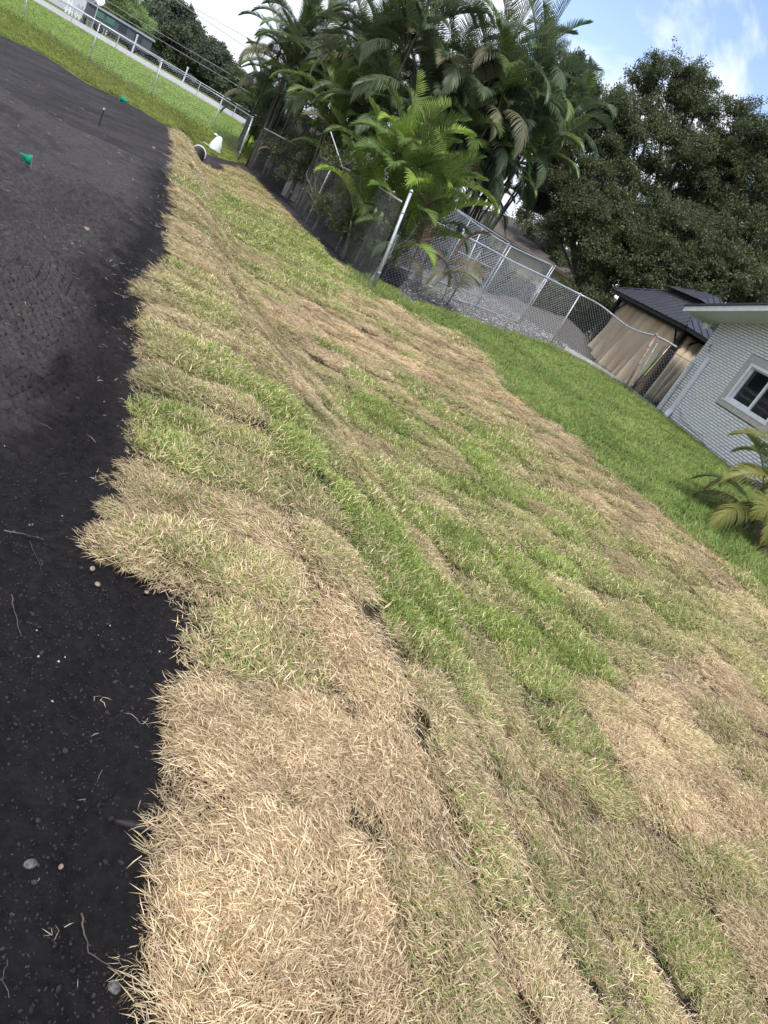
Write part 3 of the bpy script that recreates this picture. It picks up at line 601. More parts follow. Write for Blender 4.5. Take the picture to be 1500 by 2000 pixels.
def post(parent, b, t, r, m, cap=True, name='post', label=None):
    mb = MB(); b, t = Vector(b), Vector(t); mb.tube([b-(t-b).normalized()*.08, t], r, 10)
    if cap: mb.tube([t-Vector((0,0,.01)), t+(t-b).normalized()*.03, t+(t-b).normalized()*.05], [r*1.25,r*1.2,r*.4], 10)
    for k in (.2,.5,.8): p = b+(t-b)*k; d = (t-b).normalized(); mb.tube([p-d*.012, p+d*.012], r*1.22, 10)
    o = mb.build(name, m, parent, True); 
    if label: o['label'] = label
    return o
def rail(parent, pts, r, m, name='top_rail'):
    # smooth polyline
    P = [Vector(p) for p in pts]; out = []
    for i in range(len(P)-1):
        p0, p1, p2, p3 = P[max(i-1,0)], P[i], P[i+1], P[min(i+2,len(P)-1)]
        for k in range(6):
            t = k/6; out.append(.5*((2*p1)+(-p0+p2)*t+(2*p0-5*p1+4*p2-p3)*t*t+(-p0+3*p1-3*p2+p3)*t**3))
    out.append(P[-1]); return MB().tube(out, r, 8).build(name, m, parent, True)
def top_at(px, py, base):
    """point straight-ish above base seen at this pixel"""
    r = ray(px,py); k = base.y/r.y; return Vector((r.x*k, base.y, EYE+r.z*k))

# left fence along the sod
f1 = thing('chain_link_fence', (0,0,0), 'old dull chain link fence with sagging top rail between the sod and the palms', 'fence')
fb = [hit(*p) for p in ((480,325),(556,388),(597,435),(655,492))]
ft_ = [top_at(*p, b) for p, b in zip(((515,250),(600,294),(652,318),(721,354)), fb)]
Bb = hit(726,570); Bt = top_at(803,375,Bb)
Bin = top_at(784,394,Bb+Vector((-.12,.25,0))); 
for i, (b, t) in enumerate(zip(fb, ft_)):
    post(f1, b, t, .028 if i else .03, GALV if i else BLACK, label=None if i else 'black end post')
post(f1, Bb, Bt, .036, GALV, label='thick bright galvanised corner post leaning at the end of the old fence')
rail(f1, ft_+[Bin], .023, GALV)
q = top_at(645,255,fb[2]+Vector((.6,-1,0))); q2 = top_at(670,330,fb[2]+Vector((.6,-1,0)))
rail(f1, [q, q2], .018, GALV, 'broken_rail')
bb = fb+[Bb+Vector((-.05,.05,0))]; tt = ft_+[Bin]
for i in range(4): chain_mesh('chain_link', bb[i]+Vector((0,0,.02)), bb[i+1]+Vector((0,0,.02)), tt[i], tt[i+1], WIRE_OLD, f1, .08, .0021, .02, .05)
# curled end of the mesh
cb = MB()
for k in range(9):
    a = k*.25; b0 = Bb+Vector((-.10+.02*math.cos(a*3), .05+.02*k, .03)); cb.tube([b0+Vector((.05*math.sin(j*1.3+k), .04*math.cos(j+k), j*.16)) for j in range(9)], .002, 3, False)
cb.build('loose_wire', WIRE, f1)

# field fence, low and bright
f2 = thing('field_fence', (0,0,0), 'low bright galvanised chain link fence standing in the green field above the black soil', 'fence')
fl = [((42,46),(60,-32)),((172,123),(195.8,45)),((293,191),(317,120)),((411,258),(435,192)),((463,314),(494,230))]
pb = [hit(*a) for a,_ in fl]; pt = [top_at(*c, b) for (_,c), b in zip(fl, pb)]
d0 = pb[0]-pb[1]; 
for k in range(1,3): pb.insert(0, pb[0]+Vector((d0.x,d0.y,0))); pt.insert(0, Vector((pb[0].x,pb[0].y,pt[0].z)))
for i, (b, t) in enumerate(zip(pb, pt)): post(f2, b, t, .022 if i < len(pb)-1 else .034, GALV)
rail(f2, pt, .019, GALV)
for i in range(len(pb)-1): chain_mesh('chain_link', pb[i]+Vector((0,0,.03)), pb[i+1]+Vector((0,0,.03)), pt[i], pt[i+1], WIRE, f2, .09, .0022)

# yard fence in front of the gravel
f3 = thing('yard_fence', (0,0,0), 'weathered chain link yard fence with wavy top rail between the gravel and the gazebo curtain', 'fence')
P1 = hit(872,596); P2 = hit(1073,674); P3 = hit(1216,765)
T1 = top_at(945,480,P1); T2 = top_at(1133,575,P2); T3 = top_at(1285,658,P3)
P0 = P1+(P1-P2)*.55; P0.z = TZxy(P0.x,P0.y); T0 = top_at(826,424,P0)
post(f3, P1, top_at(940,489,P1), .02, GALV_OLD); post(f3, P2, T2, .023, GALV); post(f3, P0, T0, .022, GALV_OLD)
m12 = (P1+P2)/2; mT = top_at(1035,527,m12); m23 = (P2+P3)/2; mT2 = top_at(1195,612,m23)
def on_line(a, b, px, py):   # point of the vertical plane through a-b seen at the pixel
    r = ray(px,py); d = b-a; nx, ny = -d.y, d.x; k = (a.x*nx+a.y*ny)/(r.x*nx+r.y*ny); return Vector((r.x*k, r.y*k, EYE+r.z*k))
rl = [T0, on_line(P0,P1,880,447), on_line(P0,P1,940,478) if False else T1, on_line(P1,P2,1000,510), on_line(P1,P2,1065,541), T2, on_line(P2,P3,1175,598), on_line(P2,P3,1230,640), T3, on_line(P3,P3+(P3-P2),1322,678)]
rail(f3, rl, .024, GALV)
up = Vector((0,0,.03))
chain_mesh('chain_link', P0+up, P1+up, T0, T1, WIRE, f3, .10, .0027)
chain_mesh('chain_link', P1+up, P2+up, T1, T2, WIRE, f3, .10, .0027, -.02)
chain_mesh('chain_link', P2+up, P3+up, T2, T3, WIRE, f3, .10, .0027, .06)
post(f3, P3, top_at(1281,655,P3), .035, RUST, label='stout rusted gate post')
post(f3, P3+Vector((.14,-.05,0)), top_at(1281,655,P3)+Vector((.14,-.05,-.12)), .02, GALV_OLD)
gate = thing('yard_gate', tuple(P3), 'narrow chain link gate beside the rusted gate post in front of the gathered curtain', 'gate')
gb0 = P3+Vector((.2,-.08,.06)); gdir = Vector((.82,-.50,0)).normalized(); gb1 = gb0+gdir*.95
gt0 = on_line(gb0,gb1,1290,672); gt1 = on_line(gb0,gb1,1325,693); H = (gt0.z+gt1.z)/2-gb0.z; gt0 = gb0+Vector((0,0,H)); gt1 = gb1+Vector((0,0,H))
loc = Vector(P3)
L_ = lambda v: v-loc
MB().tube([L_(gb0),L_(gt0),L_(gt1),L_(gb1),L_(gb0)], .017, 8).build('gate_frame', GALV_OLD, gate, True)
MB().tube([L_((gb1+gt1)/2+Vector((-.02,0,.05))),L_((gb1+gt1)/2+Vector((.1,-.05,.05)))], .02, 8).build('latch', GALV_OLD, gate, True)
chain_mesh('chain_link', L_(gb0), L_(gb1), L_(gt0), L_(gt1), WIRE, gate, .10, .0025)

# kennel: tall dog run behind the yard fence
kn = thing('dog_kennel', (0,0,0), 'tall chain link dog kennel standing on the gravel behind the yard fence', 'kennel')
K1 = hit(880,585); K3 = hit(1010,633); KT3 = top_at(1080,519,K3)
kd = (K3-K1); kd.z = 0; Lk = kd.length; kd.normalize(); kp = Vector((-kd.y,kd.x,0))
if kp.y < 0: kp = -kp
zt3 = KT3.z; KT1 = top_at(942,446,K1); K0 = K1-kd*Lk*.62; K0.z = K1.z; KT0 = on_line(K0,K1,858,386)
K2 = K1+kd*Lk*.5; K2.z = (K1.z+K3.z)/2; KT2 = on_line(K1,K3,998,481); K2.x, K2.y = KT2.x, KT2.y
fr = [(K0,KT0),(K1,KT1),(K2,KT2),(K3,KT3)]
dep = 2.3; bk = []
for b, t in fr:
    post(kn, b, t, .019, GALV, cap=False)
    b2 = b+kp*dep; t2 = t+kp*dep; b2.z = TZxy(b2.x,b2.y); t2.z = (KT0.z+KT3.z)/2; bk.append((b2,t2))
for b, t in bk: post(kn, b, t, .017, GALV, cap=False)
post(kn, K3+kd*.09, KT3+kd*.09, .017, GALV)
rail(kn, [t for _,t in fr], .018, GALV); rail(kn, [t for _,t in bk], .016, GALV)
rail(kn, [b+Vector((0,0,.06)) for b,_ in fr], .014, GALV, 'bottom_rail'); rail(kn, [b+Vector((0,0,.06)) for b,_ in bk], .014, GALV, 'bottom_rail')
rail(kn, [KT3, bk[3][1]], .016, GALV); rail(kn, [KT0, bk[0][1]], .016, GALV)
rail(kn, [(b+t)/2+Vector((0,0,.05)) for b,t in bk[2:]], .014, GALV, 'middle_rail')
for s_ in (fr, bk):
    for a, b in zip(s_, s_[1:]): chain_mesh('chain_link', a[0]+up, b[0]+up, a[1], b[1], WIRE, kn, .10, .0024)
chain_mesh('chain_link', K3+up, bk[3][0]+up, KT3, bk[3][1], WIRE, kn, .10, .0024)
# dark floodlight-like head on the rail, and the jacket on the mesh
spk = thing('floodlight', tuple(on_line(P0,P1,898,447)), 'small dark floodlight clamped to the rail beside the palm fronds', 'light')
MB().tube([(0,0,-.12),(0,0,-.06),(0,0,.05),(0,0,.14)], [.04,.07,.075,.05], 10).build('housing', mat('dark_plastic', (.02,.021,.024), .5), spk, True)
MB().tube([(.10,-.05,.03),(.10,-.09,.03)], .028, 10).build('lens', mat('lens_glass', (.7,.72,.74), .15), spk, True)
rag = thing('dark_cloth', tuple(at_y(1033,573,K3.y+.9)), 'dark blue cloth hanging on the kennel mesh', 'cloth')
r_ = random.Random(4); mb = MB(); vs = []
for i in range(9):
    w = .05+.05*math.sin(i*.9)**2+.03*r_.random()
    for j in range(7): a = 2*math.pi*j/7; vs.append((w*1.1*math.cos(a)+.02*math.sin(i*1.7), .04*math.sin(a)+.015*r_.random(), .32-i*.08))
fs = [(i*7+j, i*7+(j+1)%7, i*7+7+(j+1)%7, i*7+7+j) for i in range(8) for j in range(7)]
mb.add(vs, fs).build('fabric', mat('navy_cloth', (.02,.025,.05), .9), rag, True)

# ------------------------------------------------------------------ white brick house
HA = Vector((4.99,20.62,0)); HU = Vector((.3453,-.9385,0)); HN = Vector((-.9385,-.3453,0))
hrz = math.atan2(HU.y, HU.x)
house = thing('brick_house', (HA.x,HA.y,0), 'white painted brick house gable end with a grey trimmed window at the right edge', 'house', rz=hrz)
# local frame: x along the wall, y = +left of x.  outward normal HN = ?
HM = Matrix.Rotation(-hrz, 3, 'Z'); yo = (HM @ HN).y      # +-1: outward direction along local y
def hl(a, o, z): return Vector((a, o*yo, z))
def hbox(a0, a1, o0, o1, z0, z1, mb=None):
    mb = mb or MB(); return mb.box(((a0+a1)/2, (o0+o1)/2*yo, (z0+z1)/2), (a1-a0, abs(o1-o0), z1-z0))
MORTAR = mat('grey_mortar', (.06,.065,.07), .95, var=.2, vscale=20)
BRICK = mat('white_painted_brick', (.76,.77,.78), .7, var=.07, vscale=5, bump=.35, bscale=45, rnd_v=.05)
WHITE = mat('white_paint', (.72,.74,.76), .5, var=.08, vscale=4)
TRIM = mat('grey_stucco', (.42,.42,.40), .9, var=.12, vscale=10, bump=.2, bscale=80)
SOFF = mat('soffit_paint', (.66,.67,.67), .7, var=.06)
SHING = mat('dark_shingle', (.055,.06,.07), .95, var=.3, vscale=16, bump=.4)
ROOFD = mat('interior_dark', (.015,.015,.016), .9)
WL, WR, WB, WT = 2.08, 3.82, 1.42, 2.44      # window frame opening
SLOPE = .255; HW = 9.0; RID = HW/2
def roof_z(a): return 2.95+SLOPE*(min(a, HW-a))
# wall core as pieces round the window
core = MB(); y0, y1 = -.25, -.012
def gable(mb, a0, a1, zb, n=1):
    vs = []; 
    for a in (a0,a1):
        for o in (y0,y1): vs += [hl(a,o,zb), hl(a,o,roof_z(a)-.02)]
    mb.add(vs, [(0,1,3,2),(4,6,7,5),(0,4,5,1),(2,3,7,6),(0,2,6,4),(1,5,7,3)])
gable(core, 0, WL, 0); gable(core, WR, RID, 0); gable(core, RID, HW, 0); gable(core, WL, WR, WT); hbox(WL, WR, y0, y1, 0, WB, core)
hbox(.0, .25, -8, y0-.001, 0, 2.93, core); hbox(HW-.25, HW, -8, y0-.001, 0, 2.93, core)
core.build('wall', MORTAR, house)
bh, bw, gp = .0665, .203, .015
BK = MB().box((0,0,0),(1,1,1)).mesh('brick', BRICK)
bev = MB(); bv = []
def brick_mesh():
    mb = MB(); x, z, y = (bw-gp)/2, (bh-gp)/2, .007; c = .0022
    vs = [(-x,0,-z),(x,0,-z),(x,0,z),(-x,0,z),(-x,-y+c,-z),(x,-y+c,-z),(x,-y+c,z),(-x,-y+c,z),(-x+c,-y,-z+c),(x-c,-y,-z+c),(x-c,-y,z-c),(-x+c,-y,z-c)]
    vs = [(a, -b*yo if yo > 0 else b, d) for a,b,d in vs]; vs = [(a,b-(.012*yo),d) for a,b,d in vs]
    fs = [(8,9,10,11)]+[(i,(i+1)%4,4+(i+1)%4,4+i) for i in range(4)]+[(4+i,4+(i+1)%4,8+(i+1)%4,8+i) for i in range(4)]
    return mb.add(vs, fs)
bm_ = brick_mesh(); BKM = bm_.mesh('brick', BRICK)
bl_ = []; row = 0; z = .03
while z < 4.1:
    a = -(row%2)*bw/2
    while a < 5.0:
        a0, a1 = max(a,0), min(a+bw, 5.0)
        zc = z+bh/2; ac = (a0+a1)/2
        segs = [(a0,a1)]
        if WB-.18 < zc < WT+.17:
            segs = []
            if a0 < WL-.19: segs.append((a0, min(a1, WL-.19)))
            if a1 > WR+.17: segs.append((max(a0, WR+.17), a1))
        for p, q in segs:
            if q-p > .03 and zc+bh/2 < roof_z((p+q)/2)+.045 : bl_.append(((p+q)/2, zc, (q-p)/bw))
        a += bw
    z += bh; row += 1
def seen(a, z):
    w = HA+HU*a; v = Vector((w.x,w.y,z-EYE)); 
    zc = v.y*cp-v.z*sp; A_ = v.x/zc*FPX; B_ = (v.y*sp+v.z*cp)/zc*FPX
    return -20 < 750+A_*cr+B_*sr < 1510 and z > .25
bl_.sort(key=lambda q: (not seen(q[0],q[1]), q[0]+abs(q[1]-1.2)*.3))
r_ = random.Random(8); restb = MB()
for i, (a, z, f) in enumerate(bl_):
    dy = r_.uniform(-.002,.003)
    if i < 300: link('brick', BKM, house, (a, dy, z), None, (f, 1, 1))
    else: restb.add([(v[0]*f+a, v[1]+dy, v[2]+z) for v in bm_.v], bm_.f)
tag(restb.build('brick', BRICK, house), kind='stuff')
# corner board, rake, soffit, roof
hbox(-.03, .05, -.05, .022, .05, 1.86).build('corner_board', WHITE, house)
def slab_sl(a0, a1, o0, o1, zo, th, name, m):
    mb = MB(); vs = []
    for a in (a0,a1):
        z = 2.95+SLOPE*a+zo
        vs += [hl(a,o0,z), hl(a,o1,z), hl(a,o1,z+th), hl(a,o0,z+th)]
    mb.add(vs, [(0,1,2,3),(4,7,6,5),(0,4,5,1),(1,5,6,2),(2,6,7,3),(3,7,4,0)]); return mb.build(name, m, house)
slab_sl(-.62, RID, -8, .72, -.02, .02, 'soffit', SOFF)
slab_sl(-.66, RID, .722, .752, -.05, .14, 'fascia', WHITE)
slab_sl(-.70, RID, -8, .79, .092, .05, 'roof', SHING)
slab_sl(-.66, RID, -8, .72, .002, .088, 'roof_deck', ROOFD)
mb = MB(); vs = []
for a in (RID, HW+.66):
    z = 2.95+SLOPE*RID-SLOPE*(a-RID)
    vs += [hl(a,-8,z-.02), hl(a,.752,z-.02), hl(a,.752,z+.14), hl(a,-8,z+.14)]
mb.add(vs, [(0,1,2,3),(4,7,6,5),(0,4,5,1),(1,5,6,2),(2,6,7,3),(3,7,4,0)]).build('roof', SHING, house)
hbox(-.665, -.635, -8, .75, 2.74, 2.90).build('eave_board', WHITE, house)
# window surround, frame, sashes
sur = MB(); t = .17
for a0, a1, z0, z1 in ((WL-t-.02,WL,WB-t,WT+t),(WR,WR+t,WB-t,WT+t),(WL,WR,WT,WT+t),(WL,WR,WB-t,WB)): hbox(a0, a1, -.05, .028, z0, z1, sur)
win = sur.build('window', TRIM, house)
fr_ = MB(); e = .085
for a0, a1, z0, z1 in ((WL,WL+e,WB,WT),(WR-e,WR,WB,WT),(WL+e,WR-e,WT-e,WT),(WL+e,WR-e,WB,WB+e*.9)): hbox(a0, a1, -.10, .012, z0, z1, fr_)
fr_.build('frame', WHITE, win)
mid = 2.92; sa = MB()
for a0, a1, z0, z1 in ((mid-.035,mid+.035,WB+e*.9,WT-e),(WL+e,WL+e+.03,WB+e*.9,WT-e),(WL+e+.03,mid-.035,WB+e*.9,WB+e*.9+.035),(WL+e+.03,mid-.035,WT-e-.035,WT-e)): hbox(a0, a1, -.13, -.07, z0, z1, sa)
sa.build('sash', WHITE, win)
GLASS = mat('dark_window_glass', (.008,.010,.012), .06, spec=.7)
hbox(WL+e+.03, mid-.035, -.112, -.106, WB+e*.9+.035, WT-e-.035).build('pane', GLASS, win)
hbox(mid+.035, WR-e, -.122, -.116, WB+e*.9, WT-e).build('pane', GLASS, win)
hbox(WL-.04, WR+.04, .012, .045, WB-.03, WB-.0).build('sill', WHITE, win)
# downspout
ds = MB()
pA, pB = hl(.60,.05,2.03), hl(.62,.05,.50)
def rect_tube(mb, pts, w, d):
    vs = []
    for p in pts: vs += [p+Vector((-w/2,-d/2,0)), p+Vector((w/2,-d/2,0)), p+Vector((w/2,d/2,0)), p+Vector((-w/2,d/2,0))]
    fs = [(k*4+j, k*4+(j+1)%4, k*4+4+(j+1)%4, k*4+4+j) for k in range(len(pts)-1) for j in range(4)]+[(3,2,1,0), tuple((len(pts)-1)*4+j for j in range(4))]
    mb.add(vs, fs)
rect_tube(ds, [pB, pA], .10, .075); rect_tube(ds, [hl(.86,.22,.20), hl(.76,.17,.27), hl(.66,.09,.40), pB], .11, .085)
hbox(.545,.665,.0,.092,.98,1.0,ds); hbox(.545,.665,.0,.092,1.7,1.72,ds)
ds.build('downspout', WHITE, house)
cb = MB(); cb.tube([hl(.06,.03,1.15), hl(.10,.035,.98), hl(.30,.10,.86), hl(.72,.12,.78), hl(1.1,.04,.62), hl(1.6,.03,.47), hl(2.3,.03,.37), hl(2.85,.03,.28), hl(3.3,.03,.2)], .007, 5); cb.build('cable', WHITE, house)
cb = MB(); cb.tube([hl(.9,.03,.62), hl(1.25,.03,.42), hl(1.7,.03,.40), hl(2.3,.03,.41), hl(2.7,.03,.22), hl(3.0,.03,.12)], .006, 5); cb.build('cable', mat('grey_cable', (.2,.2,.2), .6), house)
cp_ = MB(); cp_.box(hl(.28,.018,2.34), (.07,.01,.09)); cp_.box(hl(.36,.018,2.22), (.10,.01,.05)); cp_.build('bare_patch', mat('bare_brick', (.32,.25,.19), .95, var=.3, vscale=30), house)
fl_ = MB(); fl_.tube([hl(-.12,.12,2.80), hl(-.12,.16,2.72)], [.03,.03], 8); fd = hl(0,1,-.25).normalized(); c0 = hl(-.12,.22,2.69)
fl_.tube([c0-fd*.09, c0-fd*.03, c0+fd*.05, c0+fd*.06], [.035,.08,.10,.09], 14); lamp = fl_.build('flood_lamp', WHITE, house, True)
MB().tube([c0+fd*.061, c0+fd*.067], [.085,.07], 14).build('lens', mat('frosted_lens', (.62,.62,.56), .3), lamp, True)
# concrete footing and edging
hbox(-.0, 5, .0, .03, -.1, .10).build('footing', mat('footing', (.30,.31,.31), .95, var=.2), house)

# kerb of white concrete at the lawn edge
eg = thing('concrete_edging', (0,0,0), 'narrow pale concrete edging between the gravel, the curtain and the lawn', 'edging')
ed = [hit(1100,682), hit(1155,712), hit(1215,752), hit(1279,806)]; mb = MB()
for a, b in zip(ed, ed[1:]):
    d = (b-a); d.z = 0; L = d.length; an = math.atan2(d.y,d.x); Mx = Matrix.Rotation(an,3,'Z'); c = (a+b)/2; mb.box((c.x,c.y,(a.z+b.z)/2+.02), (L-.01,.09,.16), Mx)
mb.build('edging_strip', mat('edging_concrete', (.45,.44,.42), .95, var=.2), eg)

# ------------------------------------------------------------------ gazebo
gz = thing('gazebo', (4.58,21.9,0), 'gazebo with dark standing seam metal roof and faded tan curtains behind the chain link fence', 'gazebo', rz=hrz)
GW, GD = 5.3, 3.6          # local x from the right-front eave corner goes AWAY (-), y inward
DARK = mat('dark_bronze_metal', (.020,.018,.018), .5, .2)
PANEL = mat('grey_metal_roof', (.085,.09,.105), .42, .55, var=.1, vscale=3)
CURT = mat('tan_curtain', (.52,.39,.25), .9, var=.0, vscale=1.3, col2=(.76,.64,.47), stretch=(1.2,1.2,.25), transl=.15)
CURT2 = mat('brown_curtain', (.27,.17,.10), .9, var=.15, vscale=3, transl=.1)
def gl(a, o, z): return Vector((-a, -o*yo, z))      # a: distance from right corner to the left, o: inward
EZ = 2.5; g0 = .0
for a, o in ((.35,.32),(GW-.35,.32),(.35,GD-.32),(GW-.35,GD-.32)):
    c = gl(a,o,1.25); MB().box((c.x,c.y,1.25), (.13,.13,2.42)).build('post', DARK, gz)
fr2 = MB()
def gbox(a0,a1,o0,o1,z0,z1,mb): p, q = gl(a0,o0,z0), gl(a1,o1,z1); mb.box((p+q)/2, (abs(p.x-q.x),abs(p.y-q.y),abs(p.z-q.z)))
gbox(.02,GW-.02,.05,.13,EZ-.10,EZ+.0,fr2); gbox(.02,GW-.02,GD-.13,GD-.05,EZ-.10,EZ,fr2); gbox(.0,.08,.05,GD-.05,EZ-.10,EZ,fr2); gbox(GW-.08,GW,.05,GD-.05,EZ-.1,EZ,fr2)
gbox(.3,GW-.3,.27,.37,EZ-.17,EZ-.03,fr2); gbox(.3,.4,.3,GD-.3,EZ-.17,EZ-.03,fr2)
fr2.build('eave_beam', DARK, gz)
for a, o, da, do_ in ((.35,.32,.55,0),(.35,.32,0,.55),(GW-.35,.32,-.55,0),(GW-.35,.32,0,.5)):
    mb = MB(); mb.tube([gl(a,o,EZ-.75), gl(a+da*.35,o+do_*.35,EZ-.5), gl(a+da,o+do_,EZ-.15)], .03, 6); mb.build('brace', DARK, gz, True)
# roof: four hips up to a small raised lantern roof
cx_, co = GW/2, GD/2; lw, ld = .95, .75; TZ_ = 3.32
cor = [(0,0),(GW,0),(GW,GD),(0,GD)]; top = [(cx_-lw,co-ld),(cx_+lw,co-ld),(cx_+lw,co+ld),(cx_-lw,co+ld)]
def roof_face(c0,c1,t1,t0,z0,z1,name,npan):
    A, B, Cc, D = gl(*c0,z0), gl(*c1,z0), gl(*t1,z1), gl(*t0,z1)
    u = (B-A).normalized(); L = (B-A).length; up_ = ((D-A)-u*((D-A).dot(u))); hgt = up_.length; up_.normalize(); nrm = u.cross(up_); 
    if nrm.z < 0: nrm = -nrm
    xD = (D-A).dot(u); xC = (Cc-A).dot(u)
    def ymax(x):
        if x < xD: return hgt*x/xD
        if x > xC: return hgt*(L-x)/(L-xC)
        return hgt
    w = L/npan
    for i in range(npan):
        xa, xb = i*w, (i+1)*w; xs = sorted({xa, xb, *[q for q in (xD,xC) if xa < q < xb]}); vs = []; n = len(xs)
        loop = [A+u*x for x in xs]+[A+u*x+up_*ymax(x) for x in reversed(xs)]
        bot = [p-nrm*.012 for p in loop]; k = len(loop); mb = MB()
        mb.add(loop+bot, [tuple(range(k)), tuple(range(2*k-1,k-1,-1))]+[(j, k+j, k+(j+1)%k, (j+1)%k) for j in range(k)])
        mb.build('roof_panel', PANEL, gz)
        if i: 
            sm_ = MB(); a_ = A+u*xa; b_ = A+u*xa+up_*ymax(xa)
            q = nrm*.028; h = u*.011; sm_.add([a_-h,a_+h,a_+h+q,a_-h+q,b_-h,b_+h,b_+h+q,b_-h+q], [(0,1,2,3),(4,7,6,5),(0,4,5,1),(1,5,6,2),(2,6,7,3),(3,7,4,0)]); sm_.build('seam', PANEL, gz)
for i, npn in ((0,17),(1,12),(2,17),(3,12)):
    j = (i+1)%4; roof_face(cor[i],cor[j],top[j],top[i],EZ+.02,TZ_,'roof',npn)
hip = MB()
for i in range(4): hip.tube([gl(*cor[i],EZ+.04), gl(*top[i],TZ_+.02)], .028, 6)
hip.build('hip_cap', PANEL, gz)
lc = [(cx_-lw-.2,co-ld-.2),(cx_+lw+.2,co-ld-.2),(cx_+lw+.2,co+ld+.2),(cx_-lw-.2,co+ld+.2)]; lt_ = [(cx_-.35,co-.05),(cx_+.35,co-.05),(cx_+.35,co+.05),(cx_-.35,co+.05)]
for i, npn in ((0,8),(1,6),(2,8),(3,6)):
    j = (i+1)%4; roof_face(lc[i],lc[j],lt_[j],lt_[i],TZ_+.08,TZ_+.46,'roof',npn)
ln = MB(); gbox(cx_-lw,cx_+lw,co-ld,co+ld,TZ_-.05,TZ_+.07,ln); ln.build('lantern_base', DARK, gz)
def curtain(pts_top, pts_bot, z0, z1, folds, amp, m, name='curtain', n=90, nz=14, pinch=0, flare=0):
    """pts are (a,o) ends; folded sheet with thickness"""
    V = []; r = random.Random(len(MATS)+folds)
    ph = [r.uniform(0,6) for _ in range(6)]
    for j in range(nz+1):
        v = j/nz; z = z1+(z0-z1)*v
        for i in range(n+1):
            u = i/n; a0 = pts_top[0][0]*(1-v)+pts_bot[0][0]*v; a1 = pts_top[1][0]*(1-v)+pts_bot[1][0]*v
            if pinch: c = pts_top[1][0]*.5+pts_top[0][0]*.5; k = 1-pinch*math.exp(-((v-.42)/.2)**2); a0 = c+(a0-c)*k; a1 = c+(a1-c)*k
            o0 = pts_top[0][1]*(1-v)+pts_bot[0][1]*v; o1 = pts_top[1][1]*(1-v)+pts_bot[1][1]*v
            a = a0+(a1-a0)*u; o = o0+(o1-o0)*u
            q = math.sin(u*folds*6.28+ph[0]+1.1*math.sin(v*2+ph[1])+v*1.2)*.6+math.sin(u*folds*2.3*6.28+ph[2]+v*2.2)*.28+math.sin(u*folds*.37*6.28+ph[3]-v*1.5)*.5
            o += amp*q*(.45+.75*v); a += amp*.5*math.cos(u*folds*6.28+v*1.7)*.5
            zz = z+ (.03*math.sin(u*folds*6.28+ph[4]) if j == nz else 0)
            V.append(gl(a,o,zz))
    F = [(j*(n+1)+i, j*(n+1)+i+1, (j+1)*(n+1)+i+1, (j+1)*(n+1)+i) for j in range(nz) for i in range(n)]
    mb = MB(); mb.add(V, F); o_ = mb.build(name, m, gz, True); md = o_.modifiers.new('thickness','SOLIDIFY'); md.thickness = .004; return o_
curtain(((.55,.40),(GW-.42,.40)), ((.80,.22),(GW-.15,.25)), .16, EZ-.14, 9, .12, CURT, n=150)
curtain(((.30,.42),(.62,.40)), ((.28,.30),(.85,.30)), .16, EZ-.16, 4, .06, CURT2, n=40)
curtain(((GW-.30,.40),(GW-.32,1.5)), ((GW+.05,.30),(GW-.05,1.2)), .18, EZ-.14, 4, .05, CURT2, n=40)
curtain(((.38,.46),(.40,1.7)), ((.05,.25),(.15,1.1)), .3, EZ-.16, 4, .08, CURT, n=50, pinch=.0)
curtain(((GW-.5,GD-.4),(.5,GD-.4)), ((GW-.5,GD-.4),(.5,GD-.4)), .16, EZ-.14, 9, .05, CURT2)
MB().tube([gl(.5,.40,EZ-.15), gl(GW-.4,.40,EZ-.15)], .014, 6).build('curtain_rod', DARK, gz)
cab = thing('storage_cabinet', tuple(at_y(1318,757,22.9).xy)+(0,), 'dark brown wooden cabinet inside the gazebo beside the brick corner', 'cabinet', rz=hrz)
WOODB = mat('reddish_wood', (.075,.030,.018), .6, var=.3, vscale=4, stretch=(1,1,6))
MB().box((.4,0,.95), (1.5,.5,1.5)).build('carcass', WOODB, cab)
for k in (-.1,.62): MB().box((k,.262*yo,.95), (.66,.02,1.4)).build('door', WOODB, cab)
for k in (.1,.36): MB().tube([(k,.28*yo,.85),(k,.30*yo,.9),(k,.30*yo,1.1),(k,.28*yo,1.15)], .01, 6).build('handle', DARK, cab)

# ------------------------------------------------------------------ palms
def leaf_mat(name, c1, c2, transl=.35, rough=.45, spec=.35, rv=.25):
    m = bpy.data.materials.new(name); m.use_nodes = True; n, l = m.node_tree.nodes, m.node_tree.links; b = n['Principled BSDF']; out = n['Material Output']
    b.inputs['Roughness'].default_value = rough; b.inputs['Specular IOR Level'].default_value = spec
    a = n.new('ShaderNodeAttribute'); a.attribute_name = 'bl'; x = n.new('ShaderNodeMix'); x.data_type = 'RGBA'; l.new(a.outputs['Fac'], x.inputs[0]); x.inputs[6].default_value = (*c1,1); x.inputs[7].default_value = (*c2,1)
    oi = n.new('ShaderNodeObjectInfo'); hv = n.new('ShaderNodeHueSaturation'); mr = n.new('ShaderNodeMapRange'); l.new(oi.outputs['Random'], mr.inputs[0]); mr.inputs[3].default_value = 1-rv; mr.inputs[4].default_value = 1+rv; l.new(mr.outputs[0], hv.inputs['Value']); l.new(x.outputs[2], hv.inputs['Color'])
    l.new(hv.outputs[0], b.inputs['Base Color']); tr = n.new('ShaderNodeBsdfTranslucent'); l.new(hv.outputs[0], tr.inputs[0]); mx = n.new('ShaderNodeMixShader'); mx.inputs[0].default_value = transl
    l.new(b.outputs[0], mx.inputs[1]); l.new(tr.outputs[0], mx.inputs[2]); l.new(mx.outputs[0], out.inputs[0]); return m
